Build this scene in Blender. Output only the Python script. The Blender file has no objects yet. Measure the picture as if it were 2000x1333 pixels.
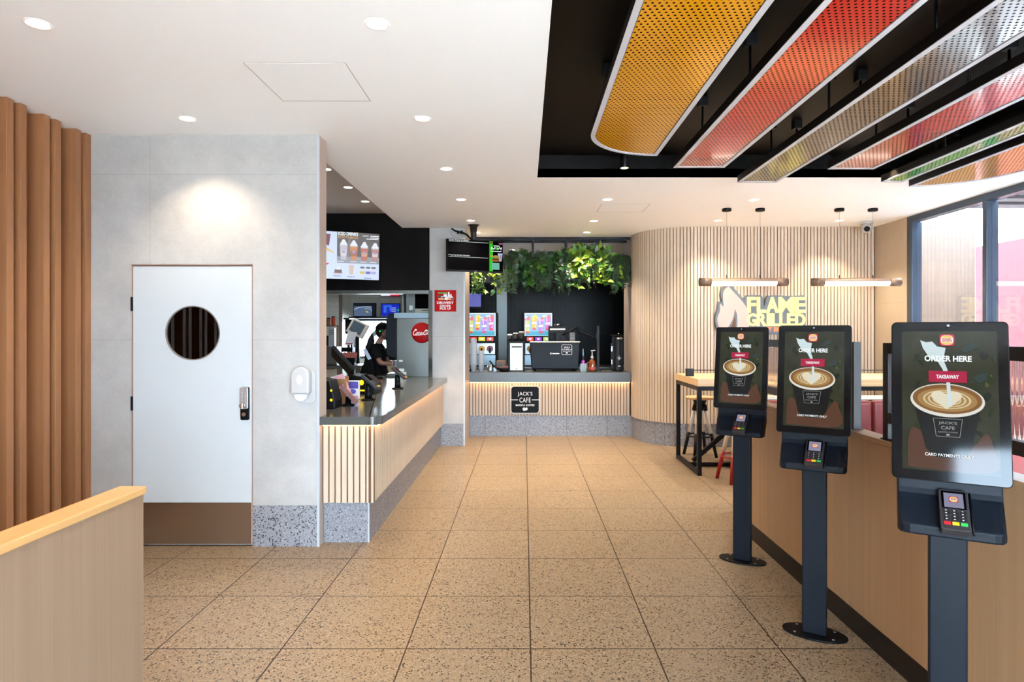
import bpy, bmesh, math, random
from mathutils import Vector, Matrix
random.seed(7)
PI = math.pi
S = bpy.context.scene
COL = S.collection
F = 1217.0; CAMZ = 1.526; VX = 1024.0; VY = 650.0
def at(px, py, Y):                      # point of the place at depth Y seen at photo pixel (px, py)
    return ((px-VX)*Y/F, CAMZ-(py-VY)*Y/F)
def ax(px, Y): return (px-VX)*Y/F
def az(py, Y): return CAMZ-(py-VY)*Y/F

# ------------------------------------------------------------------ materials
def lin(c):
    return tuple((x/255.0/12.92) if x/255.0 <= 0.04045 else ((x/255.0+0.055)/1.055)**2.4 for x in c)
MATS = {}
def _new(name):
    m = bpy.data.materials.new(name); m.use_nodes = True
    n = m.node_tree.nodes; b = n['Principled BSDF']
    return m, n, m.node_tree.links, b
def mat(name, c, rough=0.5, metal=0.0, emit=0.0, ec=None, spec=0.5, coat=0.0, bump=0.0, bscale=200.0, var=0.0, vscale=3.0, alpha=None, trans=0.0):
    if name in MATS: return MATS[name]
    m, n, l, b = _new(name)
    col = lin(c)+(1,)
    b.inputs['Base Color'].default_value = col
    b.inputs['Roughness'].default_value = rough
    b.inputs['Metallic'].default_value = metal
    b.inputs['Specular IOR Level'].default_value = spec
    b.inputs['Coat Weight'].default_value = coat
    b.inputs['Coat Roughness'].default_value = 0.03
    b.inputs['Transmission Weight'].default_value = trans
    if emit > 0:
        b.inputs['Emission Color'].default_value = lin(ec or c)+(1,)
        b.inputs['Emission Strength'].default_value = emit
    if bump or var:
        tc = n.new('ShaderNodeTexCoord')
    if var:
        no = n.new('ShaderNodeTexNoise'); no.inputs['Scale'].default_value = vscale; no.inputs['Detail'].default_value = 6
        l.new(tc.outputs['Object'], no.inputs['Vector'])
        mx = n.new('ShaderNodeMix'); mx.data_type = 'RGBA'
        mx.inputs[6].default_value = tuple(x*(1-var) for x in col[:3])+(1,)
        mx.inputs[7].default_value = tuple(min(1, x*(1+var)) for x in col[:3])+(1,)
        l.new(no.outputs['Fac'], mx.inputs[0]); l.new(mx.outputs[2], b.inputs['Base Color'])
    if bump:
        no = n.new('ShaderNodeTexNoise'); no.inputs['Scale'].default_value = bscale
        l.new(tc.outputs['Object'], no.inputs['Vector'])
        bp = n.new('ShaderNodeBump'); bp.inputs['Strength'].default_value = bump; bp.inputs['Distance'].default_value = 0.002
        l.new(no.outputs['Fac'], bp.inputs['Height']); l.new(bp.outputs['Normal'], b.inputs['Normal'])
    MATS[name] = m; return m
def emi(name, c, s=1.0, rough=0.3, spec=0.25):    # something that gives off light (screen pixels, lamp lens)
    if name in MATS: return MATS[name]
    m, n, l, b = _new(name)
    b.inputs['Base Color'].default_value = (0.004, 0.004, 0.004, 1)
    b.inputs['Roughness'].default_value = rough
    b.inputs['Emission Color'].default_value = lin(c)+(1,)
    b.inputs['Emission Strength'].default_value = s*0.55
    b.inputs['Specular IOR Level'].default_value = spec
    MATS[name] = m; return m
def nd(n, t, **k):
    x = n.new(t)
    for a, v in k.items(): setattr(x, a, v)
    return x
def mth(n, l, op, a, b=None, c=None):
    x = n.new('ShaderNodeMath'); x.operation = op
    for i, v in enumerate((a, b, c)):
        if v is None: continue
        if isinstance(v, (int, float)): x.inputs[i].default_value = v
        else: l.new(v, x.inputs[i])
    return x.outputs[0]
def mixc(n, l, f, a, b):
    x = n.new('ShaderNodeMix'); x.data_type = 'RGBA'
    for i, v in ((0, f), (6, a), (7, b)):
        if isinstance(v, (int, float)): x.inputs[i].default_value = v
        elif isinstance(v, tuple): x.inputs[i].default_value = v
        else: l.new(v, x.inputs[i])
    return x.outputs[2]
def wood(name, c1, c2, axis='z', rough=0.45, freq=90.0, coat=0.0, contrast=0.5):
    if name in MATS: return MATS[name]
    m, n, l, b = _new(name)
    tc = n.new('ShaderNodeTexCoord'); mp = n.new('ShaderNodeMapping')
    lo = 1.3
    mp.inputs['Scale'].default_value = {'z': (freq, freq, lo), 'y': (freq, lo, freq), 'x': (lo, freq, freq)}[axis]
    l.new(tc.outputs['Object'], mp.inputs['Vector'])
    no = n.new('ShaderNodeTexNoise'); no.inputs['Scale'].default_value = 1.0; no.inputs['Detail'].default_value = 5; no.inputs['Roughness'].default_value = 0.7
    l.new(mp.outputs['Vector'], no.inputs['Vector'])
    n2 = n.new('ShaderNodeTexNoise'); n2.inputs['Scale'].default_value = 0.13; n2.inputs['Detail'].default_value = 2
    l.new(mp.outputs['Vector'], n2.inputs['Vector'])
    s = mth(n, l, 'ADD', mth(n, l, 'MULTIPLY', no.outputs['Fac'], 0.6), mth(n, l, 'MULTIPLY', n2.outputs['Fac'], 0.4))
    rp = n.new('ShaderNodeMapRange'); rp.inputs[1].default_value = 0.5-contrast*0.35; rp.inputs[2].default_value = 0.5+contrast*0.35
    l.new(s, rp.inputs[0])
    l.new(mixc(n, l, rp.outputs[0], lin(c2)+(1,), lin(c1)+(1,)), b.inputs['Base Color'])
    b.inputs['Roughness'].default_value = rough; b.inputs['Coat Weight'].default_value = coat
    MATS[name] = m; return m
def flecks(n, l, vec, scale, thr, size):
    vo = n.new('ShaderNodeTexVoronoi'); vo.inputs['Scale'].default_value = scale
    no = n.new('ShaderNodeTexNoise'); no.inputs['Scale'].default_value = scale*1.7
    l.new(vec, no.inputs['Vector'])
    ad = n.new('ShaderNodeVectorMath'); ad.operation = 'MULTIPLY_ADD'
    ad.inputs[1].default_value = (1.1/scale,)*3
    l.new(no.outputs['Color'], ad.inputs[0]); l.new(vec, ad.inputs[2])
    l.new(ad.outputs[0], vo.inputs['Vector'])
    sp = n.new('ShaderNodeSeparateColor'); l.new(vo.outputs['Color'], sp.inputs[0])
    a = mth(n, l, 'LESS_THAN', sp.outputs[0], thr)
    d = mth(n, l, 'LESS_THAN', vo.outputs['Distance'], mth(n, l, 'MULTIPLY', sp.outputs[1], size))
    return mth(n, l, 'MULTIPLY', a, d)
def terrazzo(name, base, base2, dark, mid, light, tile=None, grout=(44, 32, 22), rough=0.45, offs=(0, 0)):
    m, n, l, b = _new(name)
    tc = n.new('ShaderNodeTexCoord'); v = tc.outputs['Object']
    no = n.new('ShaderNodeTexNoise'); no.inputs['Scale'].default_value = 26; no.inputs['Detail'].default_value = 6
    l.new(v, no.inputs['Vector'])
    c = mixc(n, l, no.outputs['Fac'], lin(base)+(1,), lin(base2)+(1,))
    c = mixc(n, l, flecks(n, l, v, 150, 0.5, 0.6), c, lin(light)+(1,))
    c = mixc(n, l, flecks(n, l, v, 140, 0.5, 0.55), c, lin(mid)+(1,))
    c = mixc(n, l, flecks(n, l, v, 105, 0.42, 0.64), c, lin(dark)+(1,))
    if tile:
        sp = n.new('ShaderNodeSeparateXYZ'); l.new(v, sp.inputs[0])
        gs = []
        cells = []
        for i in (0, 1):
            q = mth(n, l, 'DIVIDE', mth(n, l, 'SUBTRACT', sp.outputs[i], offs[i]), tile)
            fr = mth(n, l, 'FRACT', mth(n, l, 'ADD', q, 1000.0))
            cells.append(mth(n, l, 'FLOOR', q))
            e = mth(n, l, 'ABSOLUTE', mth(n, l, 'SUBTRACT', fr, 0.5))
            gs.append(mth(n, l, 'GREATER_THAN', e, 0.5-0.0036/tile))
        cb = n.new('ShaderNodeCombineXYZ'); l.new(cells[0], cb.inputs[0]); l.new(cells[1], cb.inputs[1])
        wn = n.new('ShaderNodeTexWhiteNoise'); l.new(cb.outputs[0], wn.inputs['Vector'])
        hs = n.new('ShaderNodeHueSaturation'); l.new(c, hs.inputs['Color'])
        l.new(mth(n, l, 'ADD', mth(n, l, 'MULTIPLY', wn.outputs['Value'], 0.1), 0.95), hs.inputs['Value'])
        g = mth(n, l, 'MAXIMUM', gs[0], gs[1])
        c = mixc(n, l, g, hs.outputs['Color'], lin(grout)+(1,))
    l.new(c, b.inputs['Base Color']); b.inputs['Roughness'].default_value = rough
    MATS[name] = m; return m
def concrete(name, a, bcol, rough=0.55, scale=4.0, joints=None):
    m, n, l, b = _new(name)
    tc = n.new('ShaderNodeTexCoord'); v = tc.outputs['Object']
    n1 = n.new('ShaderNodeTexNoise'); n1.inputs['Scale'].default_value = scale; n1.inputs['Detail'].default_value = 10; n1.inputs['Roughness'].default_value = 0.65
    l.new(v, n1.inputs['Vector'])
    n2 = n.new('ShaderNodeTexNoise'); n2.inputs['Scale'].default_value = 90; n2.inputs['Detail'].default_value = 4
    l.new(v, n2.inputs['Vector'])
    f = mth(n, l, 'ADD', mth(n, l, 'MULTIPLY', n1.outputs['Fac'], 0.75), mth(n, l, 'MULTIPLY', n2.outputs['Fac'], 0.25))
    rp = n.new('ShaderNodeMapRange'); rp.inputs[1].default_value = 0.36; rp.inputs[2].default_value = 0.66; l.new(f, rp.inputs[0])
    c = mixc(n, l, rp.outputs[0], lin(a)+(1,), lin(bcol)+(1,))
    if joints:
        (ix, per, o), (iz, pz, oz) = joints
        sp = n.new('ShaderNodeSeparateXYZ'); l.new(v, sp.inputs[0])
        g = None
        for i, p, oo in ((ix, per, o), (iz, pz, oz)):
            fr = mth(n, l, 'FRACT', mth(n, l, 'ADD', mth(n, l, 'DIVIDE', mth(n, l, 'SUBTRACT', sp.outputs[i], oo), p), 100.0))
            e = mth(n, l, 'GREATER_THAN', mth(n, l, 'ABSOLUTE', mth(n, l, 'SUBTRACT', fr, 0.5)), 0.5-0.0016/p)
            g = e if g is None else mth(n, l, 'MAXIMUM', g, e)
        c = mixc(n, l, mth(n, l, 'MULTIPLY', g, 0.55), c, tuple(x*0.62 for x in lin(a))+(1,))
    l.new(c, b.inputs['Base Color']); b.inputs['Roughness'].default_value = rough
    MATS[name] = m; return m
def glassmat(name, tint=(1, 1, 1), ior=1.5, rough=0.0, hazec=None, haze=0.0):
    if name in MATS: return MATS[name]
    m = bpy.data.materials.new(name); m.use_nodes = True
    n = m.node_tree.nodes; l = m.node_tree.links; n.clear()
    o = n.new('ShaderNodeOutputMaterial'); t = n.new('ShaderNodeBsdfTransparent'); g = n.new('ShaderNodeBsdfGlossy'); fr = n.new('ShaderNodeFresnel'); mx = n.new('ShaderNodeMixShader')
    t.inputs['Color'].default_value = tint+(1,); g.inputs['Roughness'].default_value = rough
    ge = n.new('ShaderNodeNewGeometry'); io = n.new('ShaderNodeMapRange'); io.inputs[3].default_value = ior; io.inputs[4].default_value = 1/ior
    l.new(ge.outputs['Backfacing'], io.inputs[0]); l.new(io.outputs[0], fr.inputs['IOR'])
    l.new(fr.outputs[0], mx.inputs[0]); l.new(t.outputs[0], mx.inputs[1]); l.new(g.outputs[0], mx.inputs[2]); l.new(mx.outputs[0], o.inputs[0])
    MATS[name] = m; return m
def perforated(name, c, rough=0.16):
    m, n, l, b = _new(name)
    b.inputs['Base Color'].default_value = lin(c)+(1,); b.inputs['Roughness'].default_value = rough
    b.inputs['Coat Weight'].default_value = 0.35; b.inputs['Coat Roughness'].default_value = 0.06
    tc = n.new('ShaderNodeTexCoord'); sp = n.new('ShaderNodeSeparateXYZ'); l.new(tc.outputs['Object'], sp.inputs[0])
    P, R = 0.0275, 0.0238
    ry = mth(n, l, 'DIVIDE', sp.outputs[1], R)
    row = mth(n, l, 'FLOOR', ry)
    odd = mth(n, l, 'MULTIPLY', mth(n, l, 'FRACT', mth(n, l, 'ADD', mth(n, l, 'MULTIPLY', row, 0.5), 100.0)), 1.0)
    rx = mth(n, l, 'ADD', mth(n, l, 'DIVIDE', sp.outputs[0], P), odd)
    fx = mth(n, l, 'MULTIPLY', mth(n, l, 'SUBTRACT', mth(n, l, 'FRACT', mth(n, l, 'ADD', rx, 100.0)), 0.5), P)
    fy = mth(n, l, 'MULTIPLY', mth(n, l, 'SUBTRACT', mth(n, l, 'FRACT', mth(n, l, 'ADD', ry, 100.0)), 0.5), R)
    d2 = mth(n, l, 'ADD', mth(n, l, 'MULTIPLY', fx, fx), mth(n, l, 'MULTIPLY', fy, fy))
    hole = mth(n, l, 'GREATER_THAN', d2, 0.0058**2)
    l.new(mixc(n, l, hole, (0.004, 0.003, 0.003, 1), lin(c)+(1,)), b.inputs['Base Color'])
    l.new(mth(n, l, 'MULTIPLY', hole, 0.5), b.inputs['Specular IOR Level']); l.new(mth(n, l, 'MULTIPLY', hole, 0.3), b.inputs['Coat Weight'])
    MATS[name] = m; return m
def tilemat(name, c, c2, grout, w, h, axes=(0, 2), rough=0.25, gw=0.003, offs=(0, 0)):
    m, n, l, b = _new(name)
    tc = n.new('ShaderNodeTexCoord'); sp = n.new('ShaderNodeSeparateXYZ'); l.new(tc.outputs['Object'], sp.inputs[0])
    g = None; cells = []
    for i, p, o in ((axes[0], w, offs[0]), (axes[1], h, offs[1])):
        q = mth(n, l, 'DIVIDE', mth(n, l, 'SUBTRACT', sp.outputs[i], o), p); cells.append(mth(n, l, 'FLOOR', q))
        fr = mth(n, l, 'FRACT', mth(n, l, 'ADD', q, 1000.0))
        e = mth(n, l, 'GREATER_THAN', mth(n, l, 'ABSOLUTE', mth(n, l, 'SUBTRACT', fr, 0.5)), 0.5-gw/2/p)
        g = e if g is None else mth(n, l, 'MAXIMUM', g, e)
    cb = n.new('ShaderNodeCombineXYZ'); l.new(cells[0], cb.inputs[0]); l.new(cells[1], cb.inputs[1])
    wn = n.new('ShaderNodeTexWhiteNoise'); l.new(cb.outputs[0], wn.inputs['Vector'])
    c_ = mixc(n, l, wn.outputs['Value'], lin(c)+(1,), lin(c2)+(1,))
    l.new(mixc(n, l, g, c_, lin(grout)+(1,)), b.inputs['Base Color']); b.inputs['Roughness'].default_value = rough
    MATS[name] = m; return m

M_oak = wood('oak_slat', (198, 180, 158), (180, 158, 134), 'z', 0.5, 70)
M_oakback = mat('oak_backing', (96, 66, 46), 0.8)
M_oakpanel = wood('oak_panel', (142, 119, 97), (122, 98, 77), 'z', 0.45, 150, contrast=0.7)
M_oakwarm = wood('oak_panel_warm', (176, 140, 104), (154, 118, 84), 'z', 0.45, 150, contrast=0.7)
M_oaktop = wood('oak_capping', (196, 156, 104), (180, 138, 86), 'y', 0.35, 90)
M_oakface = wood('oak_end', (184, 168, 156), (172, 154, 140), 'z', 0.5, 90)
M_batten = wood('batten', (164, 114, 74), (138, 92, 56), 'z', 0.5, 160, contrast=0.6)
M_tabletop = wood('table_timber', (226, 190, 140), (202, 160, 108), 'x', 0.4, 60)
M_floor = terrazzo('floor_terrazzo', (146, 126, 101), (132, 111, 87), (54, 40, 29), (103, 82, 61), (164, 144, 118), tile=0.6, offs=(0.03, 3.005), rough=0.38)
M_kick = terrazzo('kick_terrazzo', (138, 138, 142), (121, 121, 127), (30, 31, 37), (88, 88, 96), (166, 166, 170), rough=0.4)
M_conc = concrete('concrete_tile', (160, 157, 153), (178, 175, 171), 0.5, 3.5, joints=((0, 1.2, -2.667), (2, 1.18, 1.473)))
M_beige = concrete('beige_tile', (178, 160, 136), (190, 172, 150), 0.5, 3.0, joints=((1, 0.6, 7.6), (2, 1.2, 0.7)))
M_white = mat('white_paint', (250, 250, 249), 0.6, bump=0.02, bscale=300)
M_ceilk = mat('kitchen_ceiling_paint', (206, 202, 198), 0.6)
M_blackrec = mat('black_paint', (4, 3, 3), 0.5, spec=0.15)
M_black = mat('black_metal', (9, 10, 13), 0.45, spec=0.2)
M_blackpl = mat('black_plastic', (7, 8, 9), 0.45, spec=0.15)
M_navy = mat('charcoal_powdercoat', (17, 22, 29), 0.45, spec=0.14)
M_bronze = mat('dark_bronze_frame', (26, 20, 17), 0.45, spec=0.3)
M_bronzetube = mat('bronze_tube', (108, 88, 74), 0.5, 0.4)
M_steel = mat('brushed_steel', (132, 134, 130), 0.3, 1.0, var=0.12, vscale=2.0)
M_steelk = mat('kick_plate_steel', (178, 168, 158), 0.28, 1.0, var=0.1, vscale=1.5)
M_chrome = mat('chrome', (210, 210, 210), 0.12, 1.0)
M_alum = mat('aluminium_frame', (72, 84, 98), 0.35, 0.5)
M_whitepl = mat('white_plastic', (172, 170, 168), 0.35)
M_grey = mat('grey_plastic', (120, 126, 132), 0.4)
M_stone = mat('grey_stone', (74, 75, 73), 0.16, var=0.06, vscale=40)
M_doorw = mat('door_laminate', (186, 190, 192), 0.38, var=0.015, vscale=8)
M_glass = glassmat('clear_glass')
M_glassdark = glassmat('dark_glass', (0.02, 0.02, 0.025), 1.55)  # near-black tint stands in for the unlit corridor behind the porthole
M_red = mat('red_paint', (158, 14, 24), 0.35)
M_lamp = emi('downlight_lens', (255, 240, 214), 14)
M_tubelamp = emi('tube_lens', (255, 238, 214), 7)
M_led = emi('led_strip', (255, 194, 122), 30)
M_fascia = wood('black_timber_fascia', (22, 20, 20), (12, 11, 12), 'z', 0.6, 110); M_fascia.node_tree.nodes['Principled BSDF'].inputs['Specular IOR Level'].default_value = 0.05
M_scrblack = mat('screen_black', (4, 4, 6), 0.07, spec=0.2)
M_tv = mat('tv_black', (2, 2, 3), 0.4, spec=0.02)
M_txtw = emi('text_white_lit', (240, 246, 248), 0.95)

# ------------------------------------------------------------------ mesh builder
class MB:
    def __init__(s): s.v = []; s.f = []; s.m = []; s.mats = []; s.mi = 0; s.sm = []
    def use(s, m):
        if m not in s.mats: s.mats.append(m)
        s.mi = s.mats.index(m); return s
    def add(s, vs, fs, smooth=False):
        o = len(s.v); s.v += [tuple(v) for v in vs]
        for f in fs: s.f.append([i+o for i in f]); s.m.append(s.mi); s.sm.append(smooth)
        return s
    def box(s, x0, x1, y0, y1, z0, z1):
        x0, x1 = sorted((x0, x1)); y0, y1 = sorted((y0, y1)); z0, z1 = sorted((z0, z1))
        return s.add([(x0,y0,z0),(x1,y0,z0),(x1,y1,z0),(x0,y1,z0),(x0,y0,z1),(x1,y0,z1),(x1,y1,z1),(x0,y1,z1)],
            [(0,3,2,1),(4,5,6,7),(0,1,5,4),(1,2,6,5),(2,3,7,6),(3,0,4,7)])
    def obox(s, c, u, w, h, su, sw, sh):   # oriented box: centre, three unit axes, full sizes
        c = Vector(c); u = Vector(u)*su/2; w = Vector(w)*sw/2; h = Vector(h)*sh/2
        vs = [c-u-w-h, c+u-w-h, c+u+w-h, c-u+w-h, c-u-w+h, c+u-w+h, c+u+w+h, c-u+w+h]
        return s.add(vs, [(0,3,2,1),(4,5,6,7),(0,1,5,4),(1,2,6,5),(2,3,7,6),(3,0,4,7)])
    def prism(s, poly, axis, a, b, smooth=False):
        n = len(poly)
        def P(p, t): return (p[0], p[1], t) if axis == 'z' else ((p[0], t, p[1]) if axis == 'y' else (t, p[0], p[1]))
        vs = [P(p, a) for p in poly]+[P(p, b) for p in poly]
        s.add(vs, [list(range(n))[::-1], list(range(n, 2*n))])
        o = len(s.v)-2*n
        for i in range(n):
            j = (i+1) % n; s.f.append([o+i, o+j, o+n+j, o+n+i]); s.m.append(s.mi); s.sm.append(smooth)
        return s
    def tube(s, pts, r, seg=10, cap=True):
        pts = [Vector(p) for p in pts]; n = len(pts)
        rs = r if isinstance(r, (list, tuple)) else [r]*n
        o = len(s.v); prev = None
        for i, p in enumerate(pts):
            d = (pts[min(i+1, n-1)]-pts[max(i-1, 0)]).normalized()
            if prev is None:
                a = d.orthogonal().normalized()
            else:
                a = prev-d*prev.dot(d)
                a = a.normalized() if a.length > 1e-6 else d.orthogonal().normalized()
            prev = a; b = d.cross(a)
            for k in range(seg):
                t = 2*PI*k/seg; q = p+(a*math.cos(t)+b*math.sin(t))*rs[i]; s.v.append(tuple(q))
        for i in range(n-1):
            for k in range(seg):
                k2 = (k+1) % seg
                s.f.append([o+i*seg+k, o+i*seg+k2, o+(i+1)*seg+k2, o+(i+1)*seg+k]); s.m.append(s.mi); s.sm.append(True)
        if cap:
            s.f.append([o+k for k in range(seg)][::-1]); s.m.append(s.mi); s.sm.append(False)
            s.f.append([o+(n-1)*seg+k for k in range(seg)]); s.m.append(s.mi); s.sm.append(False)
        return s
    def cyl(s, a, b, r, seg=20): return s.tube([a, b], r, seg)
    def lathe(s, prof, c=(0, 0, 0), seg=24, axis='z', cap=True, sx=1.0, sy=1.0):
        o = len(s.v); n = len(prof)
        for (r, h) in prof:
            for k in range(seg):
                t = 2*PI*k/seg; x, y = r*math.cos(t)*sx, r*math.sin(t)*sy
                q = (x, y, h) if axis == 'z' else ((x, h, y) if axis == 'y' else (h, x, y))
                s.v.append((c[0]+q[0], c[1]+q[1], c[2]+q[2]))
        for i in range(n-1):
            for k in range(seg):
                k2 = (k+1) % seg
                s.f.append([o+i*seg+k, o+i*seg+k2, o+(i+1)*seg+k2, o+(i+1)*seg+k]); s.m.append(s.mi); s.sm.append(True)
        if cap:
            s.f.append([o+k for k in range(seg)][::-1]); s.m.append(s.mi); s.sm.append(False)
            s.f.append([o+(n-1)*seg+k for k in range(seg)]); s.m.append(s.mi); s.sm.append(False)
        return s
    def ball(s, c, r, seg=16, rings=10, sx=1, sy=1, sz=1):
        prof = [(max(1e-4, r*math.sin(PI*i/rings)), -r*math.cos(PI*i/rings)*sz) for i in range(rings+1)]
        return s.lathe(prof, c, seg, 'z', True, sx, sy)
    def build(s, name, parent=None, bevel=0.0, loc=None, rot=None, seg=2):
        me = bpy.data.meshes.new(name); me.from_pydata(s.v, [], s.f); me.update()
        for m in s.mats: me.materials.append(m)
        for p, i, sm in zip(me.polygons, s.m, s.sm): p.material_index = i; p.use_smooth = sm
        bm = bmesh.new(); bm.from_mesh(me); bmesh.ops.recalc_face_normals(bm, faces=bm.faces); bm.to_mesh(me); bm.free()
        o = bpy.data.objects.new(name, me); COL.objects.link(o)
        if parent: o.parent = parent
        if loc: o.location = loc
        if rot: o.rotation_euler = rot
        if bevel:
            b = o.modifiers.new('bevel', 'BEVEL'); b.width = bevel; b.segments = seg; b.limit_method = 'ANGLE'; b.angle_limit = math.radians(40)
        return o
def mb(m): return MB().use(m)
def tag(o, label, cat, group=None, kind=None):
    o['label'] = label; o['category'] = cat
    if group: o['group'] = group
    if kind: o['kind'] = kind
    return o
def empty(name, loc=(0, 0, 0), rz=0.0):
    o = bpy.data.objects.new(name, None); COL.objects.link(o); o.location = loc; o.rotation_euler = (0, 0, rz); o.empty_display_size = 0.1; return o
def thing(name, label, cat, loc=(0, 0, 0), rz=0.0, group=None): return tag(empty(name, loc, rz), label, cat, group)
def struct(o): o['kind'] = 'structure'; return o
def dup(o, loc, rz=None, label=None):
    r = o.copy(); COL.objects.link(r); r.location = loc
    if rz is not None: r.rotation_euler = (0, 0, rz)
    if label: r['label'] = label
    for ch in list(o.children):
        c = ch.copy(); COL.objects.link(c); c.parent = r
        for g in list(ch.children):
            d = g.copy(); COL.objects.link(d); d.parent = c
    return r
def rrect(cx, cy, w, h, r, n=6, corners=(1, 1, 1, 1)):   # corners: br, tr, tl, bl
    pts = []
    for (sx, sy, a0, on) in ((1, -1, -90, corners[0]), (1, 1, 0, corners[1]), (-1, 1, 90, corners[2]), (-1, -1, 180, corners[3])):
        if not on or r <= 0: pts.append((cx+sx*w/2, cy+sy*h/2)); continue
        ox, oy = cx+sx*(w/2-r), cy+sy*(h/2-r)
        for k in range(n+1):
            t = math.radians(a0+90*k/n); pts.append((ox+r*math.cos(t), oy+r*math.sin(t)))
    return pts
def ell(cx, cy, rx, ry, n=32, rot=0.0):
    out = []
    for k in range(n):
        t = 2*PI*k/n; x, y = rx*math.cos(t), ry*math.sin(t)
        out.append((cx+x*math.cos(rot)-y*math.sin(rot), cy+x*math.sin(rot)+y*math.cos(rot)))
    return out

# text outlines from Blender's own built-in font, as flat 2-D polygons
_T = {}
def text_geo(txt, off=0.0, spacing=1.0, shear=0.0):
    k = (txt, off, spacing, shear)
    if k not in _T:
        cu = bpy.data.curves.new('t', 'FONT'); cu.body = txt; cu.offset = off; cu.space_character = spacing; cu.shear = shear; cu.fill_mode = 'FRONT' if hasattr(cu, 'fill_mode') else cu.fill_mode
        cu.resolution_u = 3
        ob = bpy.data.objects.new('t', cu); COL.objects.link(ob)
        me = bpy.data.meshes.new_from_object(ob)
        vs = [(v.co.x, v.co.y) for v in me.vertices]; fs = [list(p.vertices) for p in me.polygons]
        bpy.data.objects.remove(ob); bpy.data.curves.remove(cu); bpy.data.meshes.remove(me)
        x0 = min(v[0] for v in vs); x1 = max(v[0] for v in vs); y0 = min(v[1] for v in vs); y1 = max(v[1] for v in vs)
        _T[k] = ([((x-x0)/(x1-x0)-0.5, (y-y0)/(y1-y0)-0.5) for x, y in vs], fs)
    return _T[k]
class Canvas:                      # a flat printed or lit picture: layers of polygons in the local XZ plane, facing -Y
    def __init__(s, eps=0.0006): s.b = MB(); s.k = 0; s.eps = eps
    def poly(s, m, pts, same=False):
        if not same: s.k += 1
        s.b.use(m).add([(x, -s.k*s.eps, z) for x, z in pts], [list(range(len(pts)))]); return s
    def rect(s, m, x0, x1, z0, z1, same=False): return s.poly(m, [(x0, z0), (x1, z0), (x1, z1), (x0, z1)], same)
    def ellipse(s, m, cx, cz, rx, rz, rot=0.0, same=False): return s.poly(m, ell(cx, cz, rx, rz, 36, rot), same)
    def text(s, m, txt, cx, cz, w, h, off=0.0, spacing=1.0, shear=0.0, same=False):
        vs, fs = text_geo(txt, off, spacing, shear)
        if not same: s.k += 1
        s.b.use(m).add([(cx+x*w, -s.k*s.eps, cz+y*h) for x, y in vs], fs); return s
    def ring(s, m, outer, inner, same=False):
        if not same: s.k += 1
        n = len(outer); vs = [(x, -s.k*s.eps, z) for x, z in outer+inner]
        s.b.use(m).add(vs, [[i, (i+1) % n, n+(i+1) % n, n+i] for i in range(n)]); return s
    def stroke(s, m, pts, w, same=False):
        if not same: s.k += 1
        y = -s.k*s.eps; L = []; R = []
        for i, p in enumerate(pts):
            a = pts[max(i-1, 0)]; b = pts[min(i+1, len(pts)-1)]
            dx, dz = b[0]-a[0], b[1]-a[1]; q = math.hypot(dx, dz) or 1
            ww = w[i] if isinstance(w, (list, tuple)) else w
            s.d = getattr(s, 'd', 0)+1; yy = y-s.d*1.5e-6
            L.append((p[0]-dz/q*ww/2, yy, p[1]+dx/q*ww/2)); R.append((p[0]+dz/q*ww/2, yy, p[1]-dx/q*ww/2))
        n = len(pts); s.b.use(m).add(L+R, [[i, i+1, n+i+1, n+i] for i in range(n-1)]); return s
    def build(s, name, parent=None, loc=None, rot=None): return s.b.build(name, parent, 0, loc, rot)
def spline(pts, n=6):
    out = []; P = [pts[0]]+list(pts)+[pts[-1]]
    for i in range(1, len(P)-2):
        for k in range(n):
            t = k/n
            out.append(tuple(0.5*((2*P[i][j])+(-P[i-1][j]+P[i+1][j])*t+(2*P[i-1][j]-5*P[i][j]+4*P[i+1][j]-P[i+2][j])*t*t+(-P[i-1][j]+3*P[i][j]-3*P[i+1][j]+P[i+2][j])*t**3) for j in range(len(P[i]))))
    out.append(tuple(pts[-1])); return out
def text_solid(b, txt, cx, cz, w, h, y0, y1, off=0.0, spacing=1.0, shear=0.0):
    vs, fs = text_geo(txt, off, spacing, shear); n = len(vs)
    from collections import Counter
    ec = Counter(); 
    for f in fs:
        for i in range(len(f)): ec[(f[i], f[(i+1) % len(f)])] += 1
    A = [(cx+x*w, y0, cz+y*h) for x, y in vs]; B = [(cx+x*w, y1, cz+y*h) for x, y in vs]
    side = [[a, b_, n+b_, n+a] for (a, b_) in ec if (b_, a) not in ec]
    b.add(A+B, [f for f in fs]+[[n+i for i in f[::-1]] for f in fs]+side)

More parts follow.
